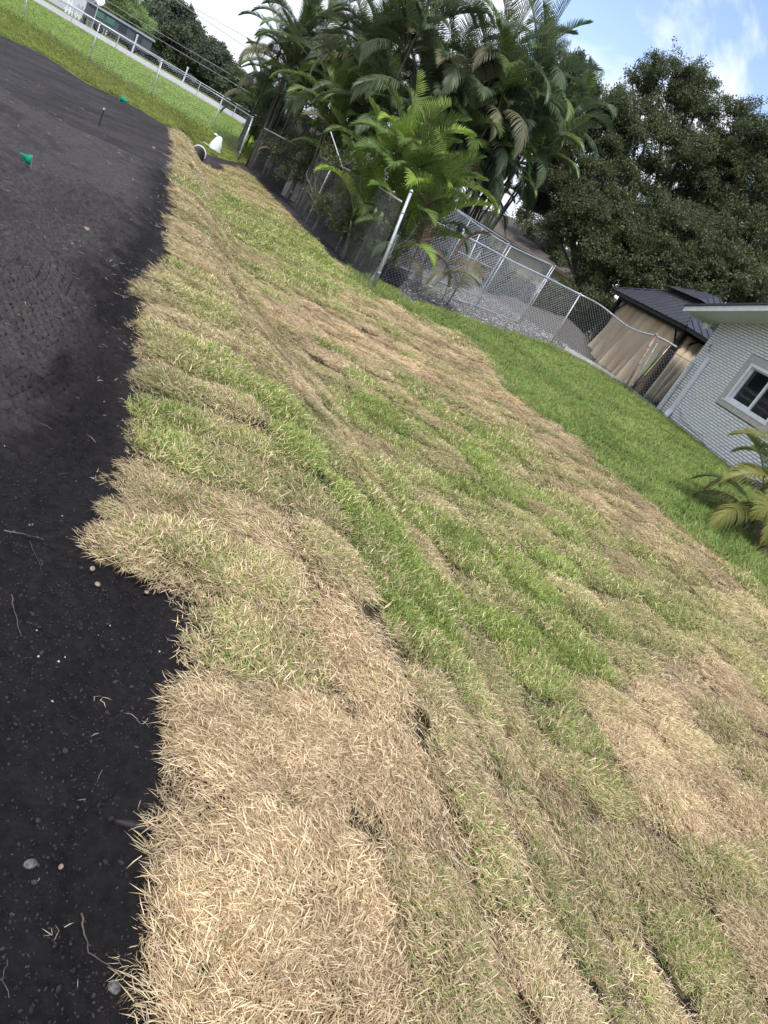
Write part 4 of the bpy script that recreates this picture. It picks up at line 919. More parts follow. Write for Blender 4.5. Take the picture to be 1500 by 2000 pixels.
PALM = {'bright': leaf_mat('palm_bright', (.16,.25,.04), (.32,.42,.08), .4), 'mid': leaf_mat('palm_green', (.075,.125,.03), (.16,.22,.06)),
        'dark': leaf_mat('palm_backlit_dark', (.065,.095,.05), (.125,.165,.08), .4), 'grey': leaf_mat('palm_faded', (.10,.10,.05), (.20,.19,.11), .2), 'dead': leaf_mat('palm_dead', (.11,.075,.045), (.22,.165,.11), .15, .8, .1),  # dark leaf green: backlit shade of the rear palms put into the colour
        'yellow': leaf_mat('palm_yellowing', (.13,.15,.03), (.26,.24,.07))}
def frond(L, e0, curl, nl, Ll, lw, vang, droop, seed, twist=.0, petiole=.28):
    """one pinnate palm leaf growing along +x; e0 start elevation, curl total downward bend"""
    r = np.random.default_rng(seed); V = []; F = []; bl = []; K = 16
    pts = [np.array([0.,0,0])]; e = e0; el = [e0]
    for k in range(K):
        pts.append(pts[-1]+np.array([math.cos(e),0,math.sin(e)])*L/K); e -= curl/K*(.4+1.2*k/K); el.append(e)
    # rachis
    for k in range(K+1):
        q = .017*(1-k/K*.85); up_ = np.array([-math.sin(el[k]),0,math.cos(el[k])])
        for a in range(3):
            t = a*2.094+1.57; V.append(pts[k]+np.array([0,1,0])*math.cos(t)*q+up_*math.sin(t)*q); bl.append(.9)
    for k in range(K):
        for a in range(3): F.append((k*3+a,k*3+(a+1)%3,k*3+3+(a+1)%3)); F.append((k*3+a,k*3+3+(a+1)%3,k*3+3+a))
    for i in range(nl):
        f = petiole+(1-petiole)*(i+.5)/nl; x = f*K; k = min(int(x),K-1); w = x-k; p = pts[k]*(1-w)+pts[k+1]*w; ee = el[k]*(1-w)+el[k+1]*w
        T = np.array([math.cos(ee),0,math.sin(ee)]); U = np.array([-math.sin(ee),0,math.cos(ee)]); g = (f-petiole)/(1-petiole)
        ll = Ll*(.35+.65*math.sin(math.pi*min(1,(g*.86+.14)))**.7)*r.uniform(.88,1.1)*(1-.25*g)
        fw = .45+1.1*g*g+r.uniform(-.08,.08)
        for sd in (-1,1):
            if r.random() < .03: continue
            B = np.array([0,sd,0]); d = (B*math.cos(fw)+T*math.sin(fw))*math.cos(vang)+U*math.sin(vang); d /= np.linalg.norm(d)
            nrm = np.cross(d, T); nrm /= np.linalg.norm(nrm)+1e-9; sdv = np.cross(nrm, d); q = p.copy(); b = len(V); dd = d.copy(); wv = lw*r.uniform(.8,1.15); u = r.random()
            st = 3; dr = droop*r.uniform(.7,1.3)
            for s_ in range(st+1):
                ww = wv*(.55 if s_ == 0 else 1 if s_ < st else .12)*(1-.25*s_/st)
                V += [q-sdv*ww/2, q+sdv*ww/2]; bl += [u,u]
                dd = dd+np.array([0,0,-1])*dr*(s_+.6)/st; dd /= np.linalg.norm(dd); q = q+dd*ll/st
            for s_ in range(st): a = b+s_*2; F += [(a,a+1,a+3),(a,a+3,a+2)]
    return np.array(V), F, np.array(bl, np.float32)
FR = {}
SPEC = {'erect': dict(L=1.9,e0=1.25,curl=1.0,nl=56,Ll=.50,lw=.023,vang=.5,droop=.25), 'arch': dict(L=2.0,e0=1.0,curl=1.9,nl=58,Ll=.52,lw=.023,vang=.45,droop=.35),
        'wide': dict(L=2.0,e0=.6,curl=1.7,nl=58,Ll=.52,lw=.023,vang=.35,droop=.45), 'droop': dict(L=1.9,e0=.35,curl=2.2,nl=52,Ll=.48,lw=.022,vang=.1,droop=.8),
        'hang': dict(L=1.7,e0=-.2,curl=1.3,nl=36,Ll=.42,lw=.018,vang=-.3,droop=1.2), 'spear': dict(L=1.7,e0=1.4,curl=.5,nl=30,Ll=.55,lw=.022,vang=1.25,droop=.0)}
def frond_mesh(kind, var, mk):
    key = (kind,var,mk)
    if key not in FR:
        sp_ = dict(SPEC[kind]); V, F, bl = frond(seed=hash_(kind)*7+var*13, **sp_); FR[key] = npmesh('frond', V, F, PALM[mk], {'bl':('FLOAT', bl)})
    return FR[key]
def hash_(s): return sum(ord(c)*(i+3) for i, c in enumerate(s))
CANE = mat('palm_cane', (.07,.075,.05), .7, var=.4, vscale=3, stretch=(.4,.4,9), col2=(.20,.19,.14))
CANE_D = mat('dark_palm_cane', (.035,.035,.028), .75, var=.3, vscale=3, stretch=(.4,.4,9), col2=(.09,.085,.065))
def palm(label, base, canes, nf, kinds, mk, scale=1, group=None, cane=CANE, seed=0, low=0, name='palm_clump', cat='palm'):
    t = thing(name, tuple(base), label, cat, group); r = random.Random(seed)
    for ci, (dx, dy, h, lx, ly) in enumerate(canes):
        n = 8; pts = [Vector((dx+lx*(k/n)**1.5, dy+ly*(k/n)**1.5, h*k/n-.1*(k==0))) for k in range(n+1)]
        MB().tube(pts, [.045*scale*(1.15-.45*k/n) for k in range(n+1)], 7).build('trunk', cane, t, True)
        top = pts[-1]; MB().tube([top, top+Vector((0,0,.18*scale)), top+Vector((0,0,.4*scale))], [.045*scale,.05*scale,.02*scale], 7).build('crownshaft', PALM['mid' if mk[0] != 'dark' else 'dark'], t, True)
        a0 = r.uniform(0,6.28); kk = nf+r.choice((-1,0,1))
        for i in range(kk):
            f = i/(kk-1); kd = kinds[min(int(f*len(kinds)),len(kinds)-1)]; m = mk[min(int(f*len(mk)),len(mk)-1)]
            if r.random() < .05: m = mk[-1]
            az = a0+i*2.4+r.uniform(-.3,.3); s = scale*r.uniform(.85,1.15)
            link('frond', frond_mesh(kd, r.randrange(3), m), t, top+Vector((0,0,.32*scale-.25*f*scale)), (r.uniform(-.25,.25), r.uniform(-.12,.2), az), (s,s,s))
    return t
UP5 = ['spear','erect','erect','arch','arch','wide','droop']
# bright areca clump in front, right behind the old fence
def loc(px, py, y):
    p = at_y(px,py,y); return Vector((p.x, y, TZxy(p.x,y)))
c1 = at_y(795,322,19.0); b1 = Vector((c1.x, 19.0, TZxy(c1.x,19.0)))
palm('bright yellow green areca palm clump right behind the galvanised corner post', b1,
     [(-.05,.1,2.6,-.25,.1),(.45,-.1,1.75,.15,-.1),(-.5,.2,1.85,-.3,.1),(.15,-.25,1.15,.25,-.15),(-.25,.35,2.2,.1,.2),(.6,.3,1.25,.45,.1),(-.35,-.2,.9,-.2,-.1),(.3,.1,2.1,.45,0),(.5,-.2,.6,.35,-.1),(0,-.3,1.6,0,-.1)], 11, ['spear','erect','erect','erect','arch','arch','arch'], ['bright','mid','bright','mid','mid','bright','mid'], .92, seed=5, cane=CANE)
c2 = at_y(690,250,24.0); b2 = Vector((c2.x, 24.0, TZxy(c2.x,24.0)))
palm('faded grey green areca palm clump over the middle of the old fence', b2,
     [(0,0,3.0,.2,.1),(-.5,.1,2.6,-.25,0),(.5,-.1,2.3,.2,.1),(-.2,-.2,2.0,-.2,-.1),(.25,.35,3.4,0,.2),(-.7,.3,3.0,-.3,.1),(.3,-.2,1.5,.1,-.1)], 10, ['spear','erect','erect','arch','arch','wide'], ['mid','mid','mid','mid','grey','mid'], .98, seed=9)
# tall dark clumps behind
bk_specs = [   # px of crown centre, py, depth, scale, label
 ((560,110), 29, .95, 'dark palm clump at the far left end of the palm row above the black post'),
 ((640,60), 28, 1.0, 'tall dark palm clump with brown seed sprays at the top centre'),
 ((760,20), 25.0, 1.1, 'tall dark palm clump cut off by the top edge behind the bright areca'),
 ((860,70), 23.5, 1.1, 'tall dark palm clump right above the bright areca'),
 ((960,110), 24.0, 1.15, 'tall dark palm clump with curled fronds left of the blue sky gap'),
 ((1040,120), 25.0, 1.1, 'rightmost tall palm clump with pale spear leaf next to the oaks'),
 ((890,230), 25.5, 1.05, 'mid height dark palm clump behind the dog kennel'),
 ((990,270), 27.5, 1.05, 'shadowy palm clump over the brown roof'),
 ((520,190), 31, .85, 'low dark palm clump with a leaning cane at the field fence corner'),
 ((1075,215), 27, 1.0, 'narrow dark palm clump touching the lacy oak crown'),
 ((700,130), 27.5, 1.0, 'dark palm clump half hidden behind the faded areca'),
]
for i, ((px,py), y, sc, lb) in enumerate(bk_specs):
    c = at_y(px,py,y); gz_ = TZxy(c.x,y); r = random.Random(50+i); top = c.z-gz_-.2
    lean = .0
    cs = []
    for k in range(8 if i not in (8,0) else 5):
        hh = max(.8, top-(.0 if k == 0 else r.uniform(.1, .62)*top*.8)); a = r.uniform(0,6.28); q = .25+.45*r.random()
        cs.append((q*math.cos(a), q*math.sin(a), hh, r.uniform(-.7,.7)*hh*.16, r.uniform(-.5,.5)*hh*.12))
    palm(lb, (c.x, y, gz_), cs, 11, ['spear','erect','erect','arch','arch','wide','droop'], ['mid','dark','dark','mid','dark','dark','mid','dark'] if i % 2 else ['mid','dark','dark','mid','dark','dark','mid','dark','dark','grey'], sc*1.02, 'tall dark palm clumps behind the fences', CANE_D, seed=70+i)
# small yellowing palm by the house at the right edge
b3 = at_y(1530,975,11.2); z3 = TZxy(b3.x,11.2)
palm('small yellowing palm with drooping fronds at the right edge in front of the brick wall', (b3.x,11.2,z3), [(0,0,.9,0,0),(.1,.25,.6,.1,.1),(-.1,.1,.2,0,0)], 12, ['erect','arch','wide','wide','droop','droop'], ['mid','mid','yellow','mid','yellow','dead'], .68, seed=31, name='small_palm')
pot = thing('dark_planter', tuple(hit(1500,985)), 'dark rectangular planter under the small palm at the right edge', 'planter', rz=hrz)
BL = mat('slate_plastic', (.035,.04,.05), .6)
MB().box((0,0,.12),(.5,.3,.26),taper=1.1).build('tub', BL, pot); MB().box((0,0,.262),(.60,.38,.03)).build('rim', mat('slate_rim', (.09,.10,.12), .6), pot)
bag2 = thing('cable_bundle', tuple(hit(1452,930)), 'grey coiled hose and cloth at the brick wall foot beneath the palm fronds', 'hose'); 
mb = MB(); r_ = random.Random(3)
for k in range(4): mb.tube([(.13*math.cos(j*.7)*(1-.1*k), .13*math.sin(j*.7)*(1-.1*k), .03+.035*k+.01*math.sin(j*2)) for j in range(10)], .018, 6)
mb.build('coil', mat('hose_grey', (.22,.22,.21), .6), bag2, True)
MB().tube([(.05,.02,.0),(.1,.03,.10),(.22,.02,.16),(.3,0,.05)], [.03,.08,.07,.02], 8).build('cloth', mat('grey_cloth', (.28,.28,.27), .9), bag2, True)

# ------------------------------------------------------------------ broadleaf trees
LEAF = {'oak': blade_mat('oak_leaves', (.06,.075,.032), (.12,.138,.06), (.055,.078,.034), (.115,.145,.056), transl=.35, rough=.5, spec=.4),
        'far': blade_mat('far_leaves', (.05,.065,.035), (.09,.11,.06), (.05,.07,.04), (.10,.125,.07), transl=.2, rough=.6, spec=.3),
        'light': blade_mat('feathery_leaves', (.16,.23,.08), (.28,.36,.15), (.17,.25,.08), (.31,.40,.16), transl=.3, rough=.6, spec=.2)}
def twig_mesh(name, m, n, rad, ll, lw, seed):
    r = np.random.default_rng(seed); V = []; F = []; bl = []; br = []
    for k in range(n):
        d = r.normal(0,1,3); d /= np.linalg.norm(d); p = d*rad*r.random()**.5; p[2] *= .6
        a = r.normal(0,1,3)+np.array([0,0,.3]); a /= np.linalg.norm(a); s = np.cross(a, r.normal(0,1,3)); s /= np.linalg.norm(s); L = ll*r.uniform(.7,1.3); b = len(V)
        V += [p, p+a*L*.5+s*lw/2, p+a*L, p+a*L*.5-s*lw/2]; F += [(b,b+1,b+2),(b,b+2,b+3)]; u, v = r.random(), r.random(); bl += [u]*4; br += [v]*4
    return bpy.data.objects.new(name, npmesh(name, np.array(V), F, m, {'bl':('FLOAT', np.array(bl,np.float32)), 'br':('FLOAT', np.array(br,np.float32))}))
GT_ = {}
for k, m in LEAF.items():
    p = dict(oak=(22,.20,.105,.048), far=(26,.34,.17,.09), light=(40,.30,.13,.03))[k]
    GT_[k] = scatter_group('foliage_'+k, [twig_mesh('twig_'+k, m, p[0], p[1], p[2], p[3], 900+i+hash_(k)) for i in range(5)], False)
BARK = mat('oak_bark', (.05,.045,.04), .95, var=.3, vscale=6, col2=(.13,.12,.105), stretch=(1,1,.3), bump=.5, bscale=18)
def tree(label, base, H, blobs, kind, trunk_r=.2, twigs=5000, tscale=1., group=None, seed=0, lean=(0,0), name='oak_tree', bare=0):
    """blobs: (dx,dy,z,rx,rz) ellipsoids of the crown; limbs reach each of them"""
    t = thing(name, tuple(base), label, 'tree', group); r = random.Random(seed); R = np.random.default_rng(seed+5)
    mb = MB(); fork = Vector((lean[0]*.3, lean[1]*.3, H*.22)); mb.tube([(0,0,-.3),(0,0,.2),tuple(fork*.55),tuple(fork)], [trunk_r*1.5,trunk_r*1.1,trunk_r*.95,trunk_r*.8], 8)
    P = []; N_ = []
    vol = [b[3]**2*b[4] for b in blobs]; tv = sum(v**.7 for v in vol)
    for bi, (dx,dy,z,rx,rz) in enumerate(blobs):
        c = Vector((dx,dy,z)); mid = fork.lerp(c,.5)+Vector((r.uniform(-.4,.4),r.uniform(-.4,.4),r.uniform(-.2,.6))); r0 = trunk_r*.5
        limb = [fork, fork.lerp(mid,.5)+Vector((r.uniform(-.15,.15),0,r.uniform(-.1,.2))), mid, mid.lerp(c,.6), c]; mb.tube(limb, [r0,r0*.8,r0*.6,r0*.4,r0*.2], 6)
        nb = 5+int(rx*2)
        for k in range(nb):
            d = Vector((r.gauss(0,1),r.gauss(0,1),r.gauss(0,.8))).normalized(); e = c+Vector((d.x*rx,d.y*rx,d.z*rz))*.92; s0 = mid.lerp(c, r.uniform(.2,1)); m_ = s0.lerp(e,.5)+Vector((r.uniform(-.3,.3),r.uniform(-.3,.3),r.uniform(-.1,.3)))*.5
            mb.tube([s0,m_,e], [r0*.28,r0*.18,.012], 4, False)
            for q in range(3):
                d2 = Vector((r.gauss(0,1),r.gauss(0,1),r.gauss(0,1))).normalized(); mb.tube([m_.lerp(e,q*.3+.2), m_.lerp(e,q*.3+.2)+d2*.35*rx], [.018,.006], 3, False)
        # leaf clumps: many sub clusters near the shell
        nt = int(twigs*(vol[bi]**.7)/tv); nc = max(8, int(nt/22))
        D = R.normal(0,1,(nc,3)); D /= np.linalg.norm(D,axis=1)[:,None]; rad = R.random(nc)**.33*R.uniform(.75,1.12,nc); cc = D*rad[:,None]*np.array([rx,rx,rz])+np.array([dx,dy,z])
        cs = R.uniform(.14,.42,nc)*(.6+.25*rx)
        ci = R.integers(0,nc,nt); p = cc[ci]+R.normal(0,1,(nt,3))*cs[ci][:,None]*np.array([.8,.8,.45]); P.append(p); N_.append((R.random(nc))[ci]*.7+.3*R.random(nt))
    mb.build('trunk', BARK, t, True)
    P = np.vstack(P); tone = np.concatenate(N_); n = len(P); rot = R.uniform(0,6.28,(n,3)); sc = tscale*R.uniform(.6,1.25,n)
    at = pts_attrs(0, P, rot, sc*(.88 if kind == 'oak' else 1), R.integers(0,5,n), R.random(n), tone)
    o = add_gn(link('crown', npmesh('crown', np.zeros((0,3)), [], LEAF[kind], at, extra=P), t), GT_[kind]); tag(o, kind='stuff'); return t
def tree_px(label, pxs, y, base_px, kind='oak', **k):
    """blobs given by picture points at depths: (px,py,dy,r,rz)"""
    bp = at_y(*base_px, y); bz = TZxy(bp.x,y); bl = []
    for px,py,dy,r_x,r_z in pxs:
        q = at_y(px,py,y+dy); bl.append((q.x-bp.x, dy, q.z-bz, r_x, r_z))
    H = max(b[2] for b in bl); return tree(label, (bp.x,y,bz), H, bl, kind, **k)
tree_px('tall round live oak with bare grey twigs standing behind the gazebo', [(1310,150,0,1.2,.7),(1270,230,-.5,1.2,.8),(1360,210,.5,1.4,.9),(1330,300,-1,1.5,1.0),(1245,320,0,.9,.6),(1400,300,0,1.5,1.2),(1290,390,-.5,1.3,.9),(1380,400,-1,1.5,1.1),(1260,160,.8,.7,.5),(1365,150,.5,.7,.5)], 33, (1180,640), trunk_r=.26, twigs=6500, seed=101)
tree_px('slender oak with open lacy crown between the palms and the round oak', [(1200,200,0,.7,.5),(1230,260,.3,.8,.6),(1180,280,.2,.7,.5),(1090,350,0,.7,.5),(1130,170,0,.8,.6),(1085,230,.4,.6,.5),(1070,290,.4,.6,.5),(1215,340,.2,.8,.5),(1150,230,.5,.8,.6),(1100,200,0,.7,.5),(1160,330,-.5,.7,.5),(1110,290,.3,.6,.5),(1115,120,0,.5,.4)], 31, (1130,600), trunk_r=.16, twigs=5200, seed=102)
tree_px('airy oak crown closing the gap right of the tall palms', [(1095,180,0,.9,.6),(1125,260,.4,.9,.6),(1080,330,0,.9,.6),(1150,370,-.3,.9,.6),(1060,250,.4,.8,.6),(1050,380,0,.8,.6),(1110,420,0,.8,.5)], 33, (1120,600), trunk_r=.15, twigs=5200, seed=109)
tree_px('low spreading oak branch crown over the brown roof and the yard fence', [(1150,430,0,1.2,.8),(1210,410,.5,1.1,.8),(1110,440,0,.8,.6),(1180,500,-.5,1.0,.7),(1240,470,0,1.2,.9),(1140,385,.3,.8,.5)], 29.5, (1165,600), trunk_r=.18, twigs=4200, seed=103)
tree_px('dense dark oak filling the right edge above the house roof', [(1470,280,0,1.4,1.0),(1440,350,0,1.6,1.2),(1500,400,0,1.8,1.4),(1420,450,-1,1.5,1.1),(1490,500,-1,1.6,1.2),(1540,300,0,1.6,1.3),(1460,230,.5,.9,.6),(1560,450,0,1.8,1.4)], 31.5, (1330,690), trunk_r=.28, twigs=7500, seed=104)
tree_px('broad low oak right behind the gazebo roof', [(1290,500,0,1.5,1.0),(1360,510,0,1.5,1.0),(1250,540,-.5,1.0,.7),(1420,540,0,1.5,1.0),(1330,450,.5,1.4,1.0),(1480,570,0,1.5,1.0),(1330,545,-.4,1.0,.7)], 28.5, (1215,680), trunk_r=.2, twigs=7500, seed=105)
tree_px('dark shrub mass in the shade between the yard fence and the gazebo', [(1150,600,0,1.0,.8),(1110,590,0,.9,.8),(1080,600,.5,.9,.8),(1170,560,1,1.0,.9)], 28.2, (1100,650), trunk_r=.08, twigs=2300, seed=106, name='dark_shrub')
tree_px('far oak glimpsed through the gap between palms and oaks', [(1060,430,0,1.9,1.2),(1180,450,0,2.0,1.2),(1120,520,0,2.2,1.5)], 45, (1090,600), trunk_r=.2, twigs=2400, tscale=1.4, seed=107)
# vines and litter behind the old fence
tree_px('dark tangle of vines and saplings growing behind the old fence', [(600,330,3.4,.8,.6),(665,400,0,.6,.5),(700,440,-2.3,.5,.5),(620,300,4,.8,.7),(560,290,6.5,.8,.6),(690,340,.3,.8,.6),(745,470,-3.3,.4,.45),(540,270,7.8,1.0,.8),(580,310,5.5,.8,.8),(645,370,2,.6,.6),(520,280,9,1.0,.8)], 21.5, (640,390), kind='oak', trunk_r=.05, twigs=5200, tscale=.8, seed=108, name='vine_thicket')

# hanging dead fronds behind the fence mesh
dead = thing('dead_frond_heap', (0,0,0), 'heap of dry brown palm fronds leaning behind the old fence mesh', 'palm debris')
r_ = random.Random(12)
for k in range(34):
    f = r_.random(); b = fb[0].lerp(fb[3], f) if r_.random() < .55 else fb[3].lerp(Bb, r_.random()*.7); q = b+Vector((.7+r_.random()*1.6,.5+r_.random()*.9,0)); q.z = TZxy(q.x,q.y)
    s = r_.uniform(.55,.95); link('frond', frond_mesh(r_.choice(('hang','droop','arch')), r_.randrange(3), r_.choice(('dead','dead','grey','dark'))), dead, q+Vector((0,0,r_.uniform(.1,1.2))), (r_.uniform(-.6,.6), r_.uniform(-.9,.6), r_.uniform(0,6.28)), (s,s,s))
# pale block pillar behind the fence
pl = thing('concrete_pillar', tuple(loc(590,330,26.5)), 'pale stucco wall corner seen through the palms behind the old fence', 'wall')
pp = at_y(566,330,27); 
MB().box((0,0,1.15),(.55,.25,2.5)).build('pillar', mat('pale_stucco', (.42,.36,.31), .9, var=.12, vscale=3), pl)
wl = thing('garden_wall', tuple(loc(640,240,30)), 'white garden wall glimpsed between the palm canes', 'wall')
MB().box((0,0,1.2),(3.2,.2,2.4)).build('wall_panel', mat('white_stucco', (.55,.54,.50), .9, var=.1), wl); MB().box((0,0,2.44),(3.3,.3,.08)).build('coping', WHITE, wl)

# ------------------------------------------------------------------ brown roofed house behind the kennel
SH2 = mat('brown_shingles', (.09,.075,.065), .95, var=.35, vscale=9, stretch=(1,1,8), bump=.4, bscale=20)
hb = Vector((at_y(1040,560,44).x,44,0)); bh_ = thing('far_house', tuple(hb), 'low house with brown shingle hip roof and tan wall behind the kennel', 'house', rz=-.35)
TANW = mat('tan_stucco', (.42,.37,.29), .9, var=.12)
MB().box((-2,3,1.25),(11,7,2.5)).build('wall', TANW, bh_)
tree_px('dark hedge of shrubs between the dog kennel and the low brown roofed house', [(900,480,0,1.3,.8),(960,530,0,1.2,.7),(860,450,0,1.3,.9),(1010,570,.5,.8,.5),(820,420,0,1.2,.9),(1120,620,0,1.0,.6)], 29.5, (930,540), kind='oak', trunk_r=.06, twigs=5200, seed=121, name='hedge')
mb = MB(); mb.add([(-8,-1.1,2.45),(4.1,-1.1,2.45),(4.1,7.1,2.45),(-8,7.1,2.45),(-4.6,3,3.75),(.9,3,3.75)], [(0,1,5,4),(1,2,5),(2,3,4,5),(3,0,4),(3,2,1,0)]); mb.build('roof', SH2, bh_)
MB().box((-1.9,-1.13,2.40),(12.3,.06,.16)).build('fascia', mat('brown_fascia', (.07,.05,.04), .7), bh_)
for x in (-4.6,1.3):
    w_ = MB().box((x,-.53,1.4),(1.3,.07,1.1)).build('window', WHITE, bh_); MB().box((x,-.57,1.4),(1.14,.02,.94)).build('pane', GLASS, w_)
MB().box((-1.8,-.53,1.05),(.95,.07,2.1)).build('door', mat('tan_door', (.30,.25,.19), .7), bh_)
# dark gravel and mulch mound
md = hit(1085,668); 
V = []; n_ = 36
for i in range(n_):
    for j in range(n_):
        u, v = i/(n_-1)*2-1, j/(n_-1)*2-1; q = max(0,1-u*u-v*v); x_, y_ = u*3.0, v*1.6
        V.append((x_, y_, .62*q**.8*(.75+.5*float(vnoise(u*4,v*4,91)))-.06+.05*float(vnoise(u*17,v*17,92))))
F = [(i*n_+j,(i+1)*n_+j,(i+1)*n_+j+1,i*n_+j+1) for i in range(n_-1) for j in range(n_-1)]
mo = link('mulch_mound', npmesh('mulch_mound', np.array(V), F, mat('mulch', (.035,.033,.03), .95, vscale=30, col2=(.16,.15,.14), bump=.9, bscale=50), smooth=True), None, (md.x+.1,md.y+3.4,md.z+.02), (0,0,-.5)); tag(mo, 'dark grey mound of mulch and gravel behind the yard fence', 'mound')

# ------------------------------------------------------------------ beyond the road
RC = Vector((-33.5,60.3,0)); rn = Vector((-ru.y,ru.x,0))
def rd(px, off):   # point at ground height beyond the road line, on the picture column px measured along the road
    return px
def on_off(px, py, off):
    a = Vector(RA)+rn*off; r = ray(px,py); nx, ny = -ru.y, ru.x; k = (a.x*nx+a.y*ny)/(r.x*nx+r.y*ny); return Vector((r.x*k, r.y*k, EYE+r.z*k))
rrz = math.atan2(ru.y, ru.x)
far_specs = [ (455,150,24,3.3,'dark bushy tree at the right end of the far tree line by the palms'), (420,105,26,3.5,'second dark tree from the palms in the far tree line'),
 (375,80,24,3.6,'dark tree with a pale visible trunk in the middle of the far tree line'), (335,55,28,3.8,'tall dark tree in the middle of the far tree line'), (300,40,24,3.4,'dark tree beside the feathery light green tree'),
 (480,190,22,2.4,'small dark tree at the road end next to the palms'), (350,20,30,3.4,'open crowned dark tree rising above the far tree line'), (262,30,36,3.2,'dark tree behind the grey trailer roof'), (130,-30,30,3.5,'dark tree above the picket fence at the top left') ]
for i, (px,py,off,rx,lb) in enumerate(far_specs):
    c = on_off(px,py,off); r = random.Random(300+i); bl = []
    zc = max(c.z, 3.0)
    bl.append((0,0,zc-.6,rx*.8,rx*.5))
    for k in range(7):
        a = r.uniform(0,6.28); q = rx*r.uniform(.35,.75); bl.append((q*math.cos(a), q*math.sin(a), zc*r.uniform(.32,.95), rx*r.uniform(.35,.55), rx*r.uniform(.28,.42)))
    tree(lb, (c.x,c.y,0), zc, bl, 'far', .3, 2500, 1.5, 'dark trees in a line beyond the road', seed=310+i, name='far_tree')
c = on_off(222,22,13)
tree('feathery light green tree leaning over the road at the top left', (c.x-1.6,c.y-1.2,0), 4.5, [(2.0,1.4,c.z-.2,1.3,.9),(3.2,2.1,c.z-.5,1.1,.7),(.9,.8,c.z+.4,1.3,.9),(2.6,1.4,c.z+.7,1.5,1.0),(4.0,2.6,c.z-.9,.7,.5),(-.6,.3,c.z+.9,1.2,.8),(1.6,1,c.z+1.8,1.7,1.1),(4.0,2.6,c.z+.3,1.0,.8)], 'light', .2, 5200, 1.1, seed=340, name='feathery_tree')
tree('wall of dark undergrowth closing the view under the far trees', (on_off(420,190,30).x,on_off(420,190,30).y,0), 2.5, [(k*ru.x*3.0,k*ru.y*3.0,1.3,2.3,1.5) for k in range(-9,5)], 'far', .06, 5200, 1.5, seed=341, name='undergrowth')
# pale building, trailer, picket fence, signs, vehicles
def roadbox(name, px, py, off, label, cat, parts, rz=0):
    p = on_off(px,py,off); t = thing(name, (p.x,p.y,0), label, cat, rz=rrz+rz); 
    for nm, c, d, m, tp in parts: MB().box(c, d, taper=tp).build(nm, m, t)
    return t
LG = mat('pale_grey_paint', (.45,.47,.50), .6); MG = mat('mid_grey_paint', (.20,.21,.23), .6); TYRE = mat('black_rubber', (.015,.015,.015), .8)
bd = roadbox('pale_building', 118, 12, 26, 'pale grey building with dark windows at the top left corner', 'building', [('wall',(0,0,1.6),(9,5,3.2),LG,1),('roof',(0,0,3.3),(9.6,5.6,.25),MG,1),('door',(2.5,-2.53,1.05),(1,.06,2.1),MG,1)])
for x in (-3,-.8): w_ = MB().box((x,-2.53,1.7),(1.2,.07,1.0)).build('window', WHITE, bd); MB().box((x,-2.57,1.7),(1.04,.02,.84)).build('pane', GLASS, w_)
tr = roadbox('utility_trailer', 228, 66, 12, 'long grey roofed trailer parked beyond the road beneath the trees', 'trailer', [('body',(0,0,1.15),(5.6,2.0,1.2),mat('trailer_side', (.06,.065,.07), .6),1),('roof',(0,0,1.83),(6.0,2.3,.16),MG,.97)])
for x in (-1.8,-.9,.2,1.6): MB().box((x,-1.02,1.35),(.7,.04,.5)).build('window', mat('green_glass' if x < 0 else 'smoked_glass', (.06,.14,.11) if x < 0 else (.03,.04,.05), .2), tr)
for x in (-1.5,1.5):
    for y in (-.9,.9): MB().tube([(x,y-.1,.34),(x,y+.1,.34)], .34, 14).build('wheel', TYRE, tr, True)
vk = roadbox('parked_van', 275, 97, 25, 'white van parked beyond the road right of the grey trailer', 'van', [])
VW = mat('white_vehicle_paint', (.26,.28,.30), .3)
mb = MB(); prof = [(-2.2,.45),(-2.2,1.9),(-2.0,2.02),(1.0,2.02),(1.6,1.35),(2.15,1.15),(2.25,.5)]; n_ = len(prof)
mb.add([(x,-.9,z) for x,z in prof]+[(x,.9,z) for x,z in prof], [tuple(range(n_)), tuple(range(2*n_-1,n_-1,-1))]+[(i,n_+i,n_+(i+1)%n_,(i+1)%n_) for i in range(n_)]).build('body', VW, vk)
for x, w in ((-1.4,.8),(-.4,.8),(.6,.7)): MB().box((x,-.905,1.55),(w,.02,.42)).build('window', GLASS, vk)
for x in (-1.45,1.45):
    for y in (-.85,.85): MB().tube([(x,y-.1,.33),(x,y+.1,.33)], .33, 14).build('wheel', TYRE, vk, True)
cr_ = roadbox('parked_car', 300, 116, 24, 'silver car parked in the shade beyond the road nearest the dark trees', 'car', [])
mb = MB(); prof = [(-2.1,.35),(-2.15,.85),(-1.6,.95),(-1.0,1.4),(.6,1.42),(1.2,.98),(2.1,.85),(2.15,.35)]; n_ = len(prof)
cr_.location += ru*2.4
mb.add([(x,-.85,z) for x,z in prof]+[(x,.85,z) for x,z in prof], [tuple(range(n_)), tuple(range(2*n_-1,n_-1,-1))]+[(i,n_+i,n_+(i+1)%n_,(i+1)%n_) for i in range(n_)]).build('body', LG, cr_)
for x, w in ((-.6,.75),(.25,.7)): MB().box((x,-.855,1.14),(w,.02,.32)).build('window', GLASS, cr_)
for x in (-1.35,1.35):
    for y in (-.8,.8): MB().tube([(x,y-.1,.32),(x,y+.1,.32)], .32, 14).build('wheel', TYRE, cr_, True)
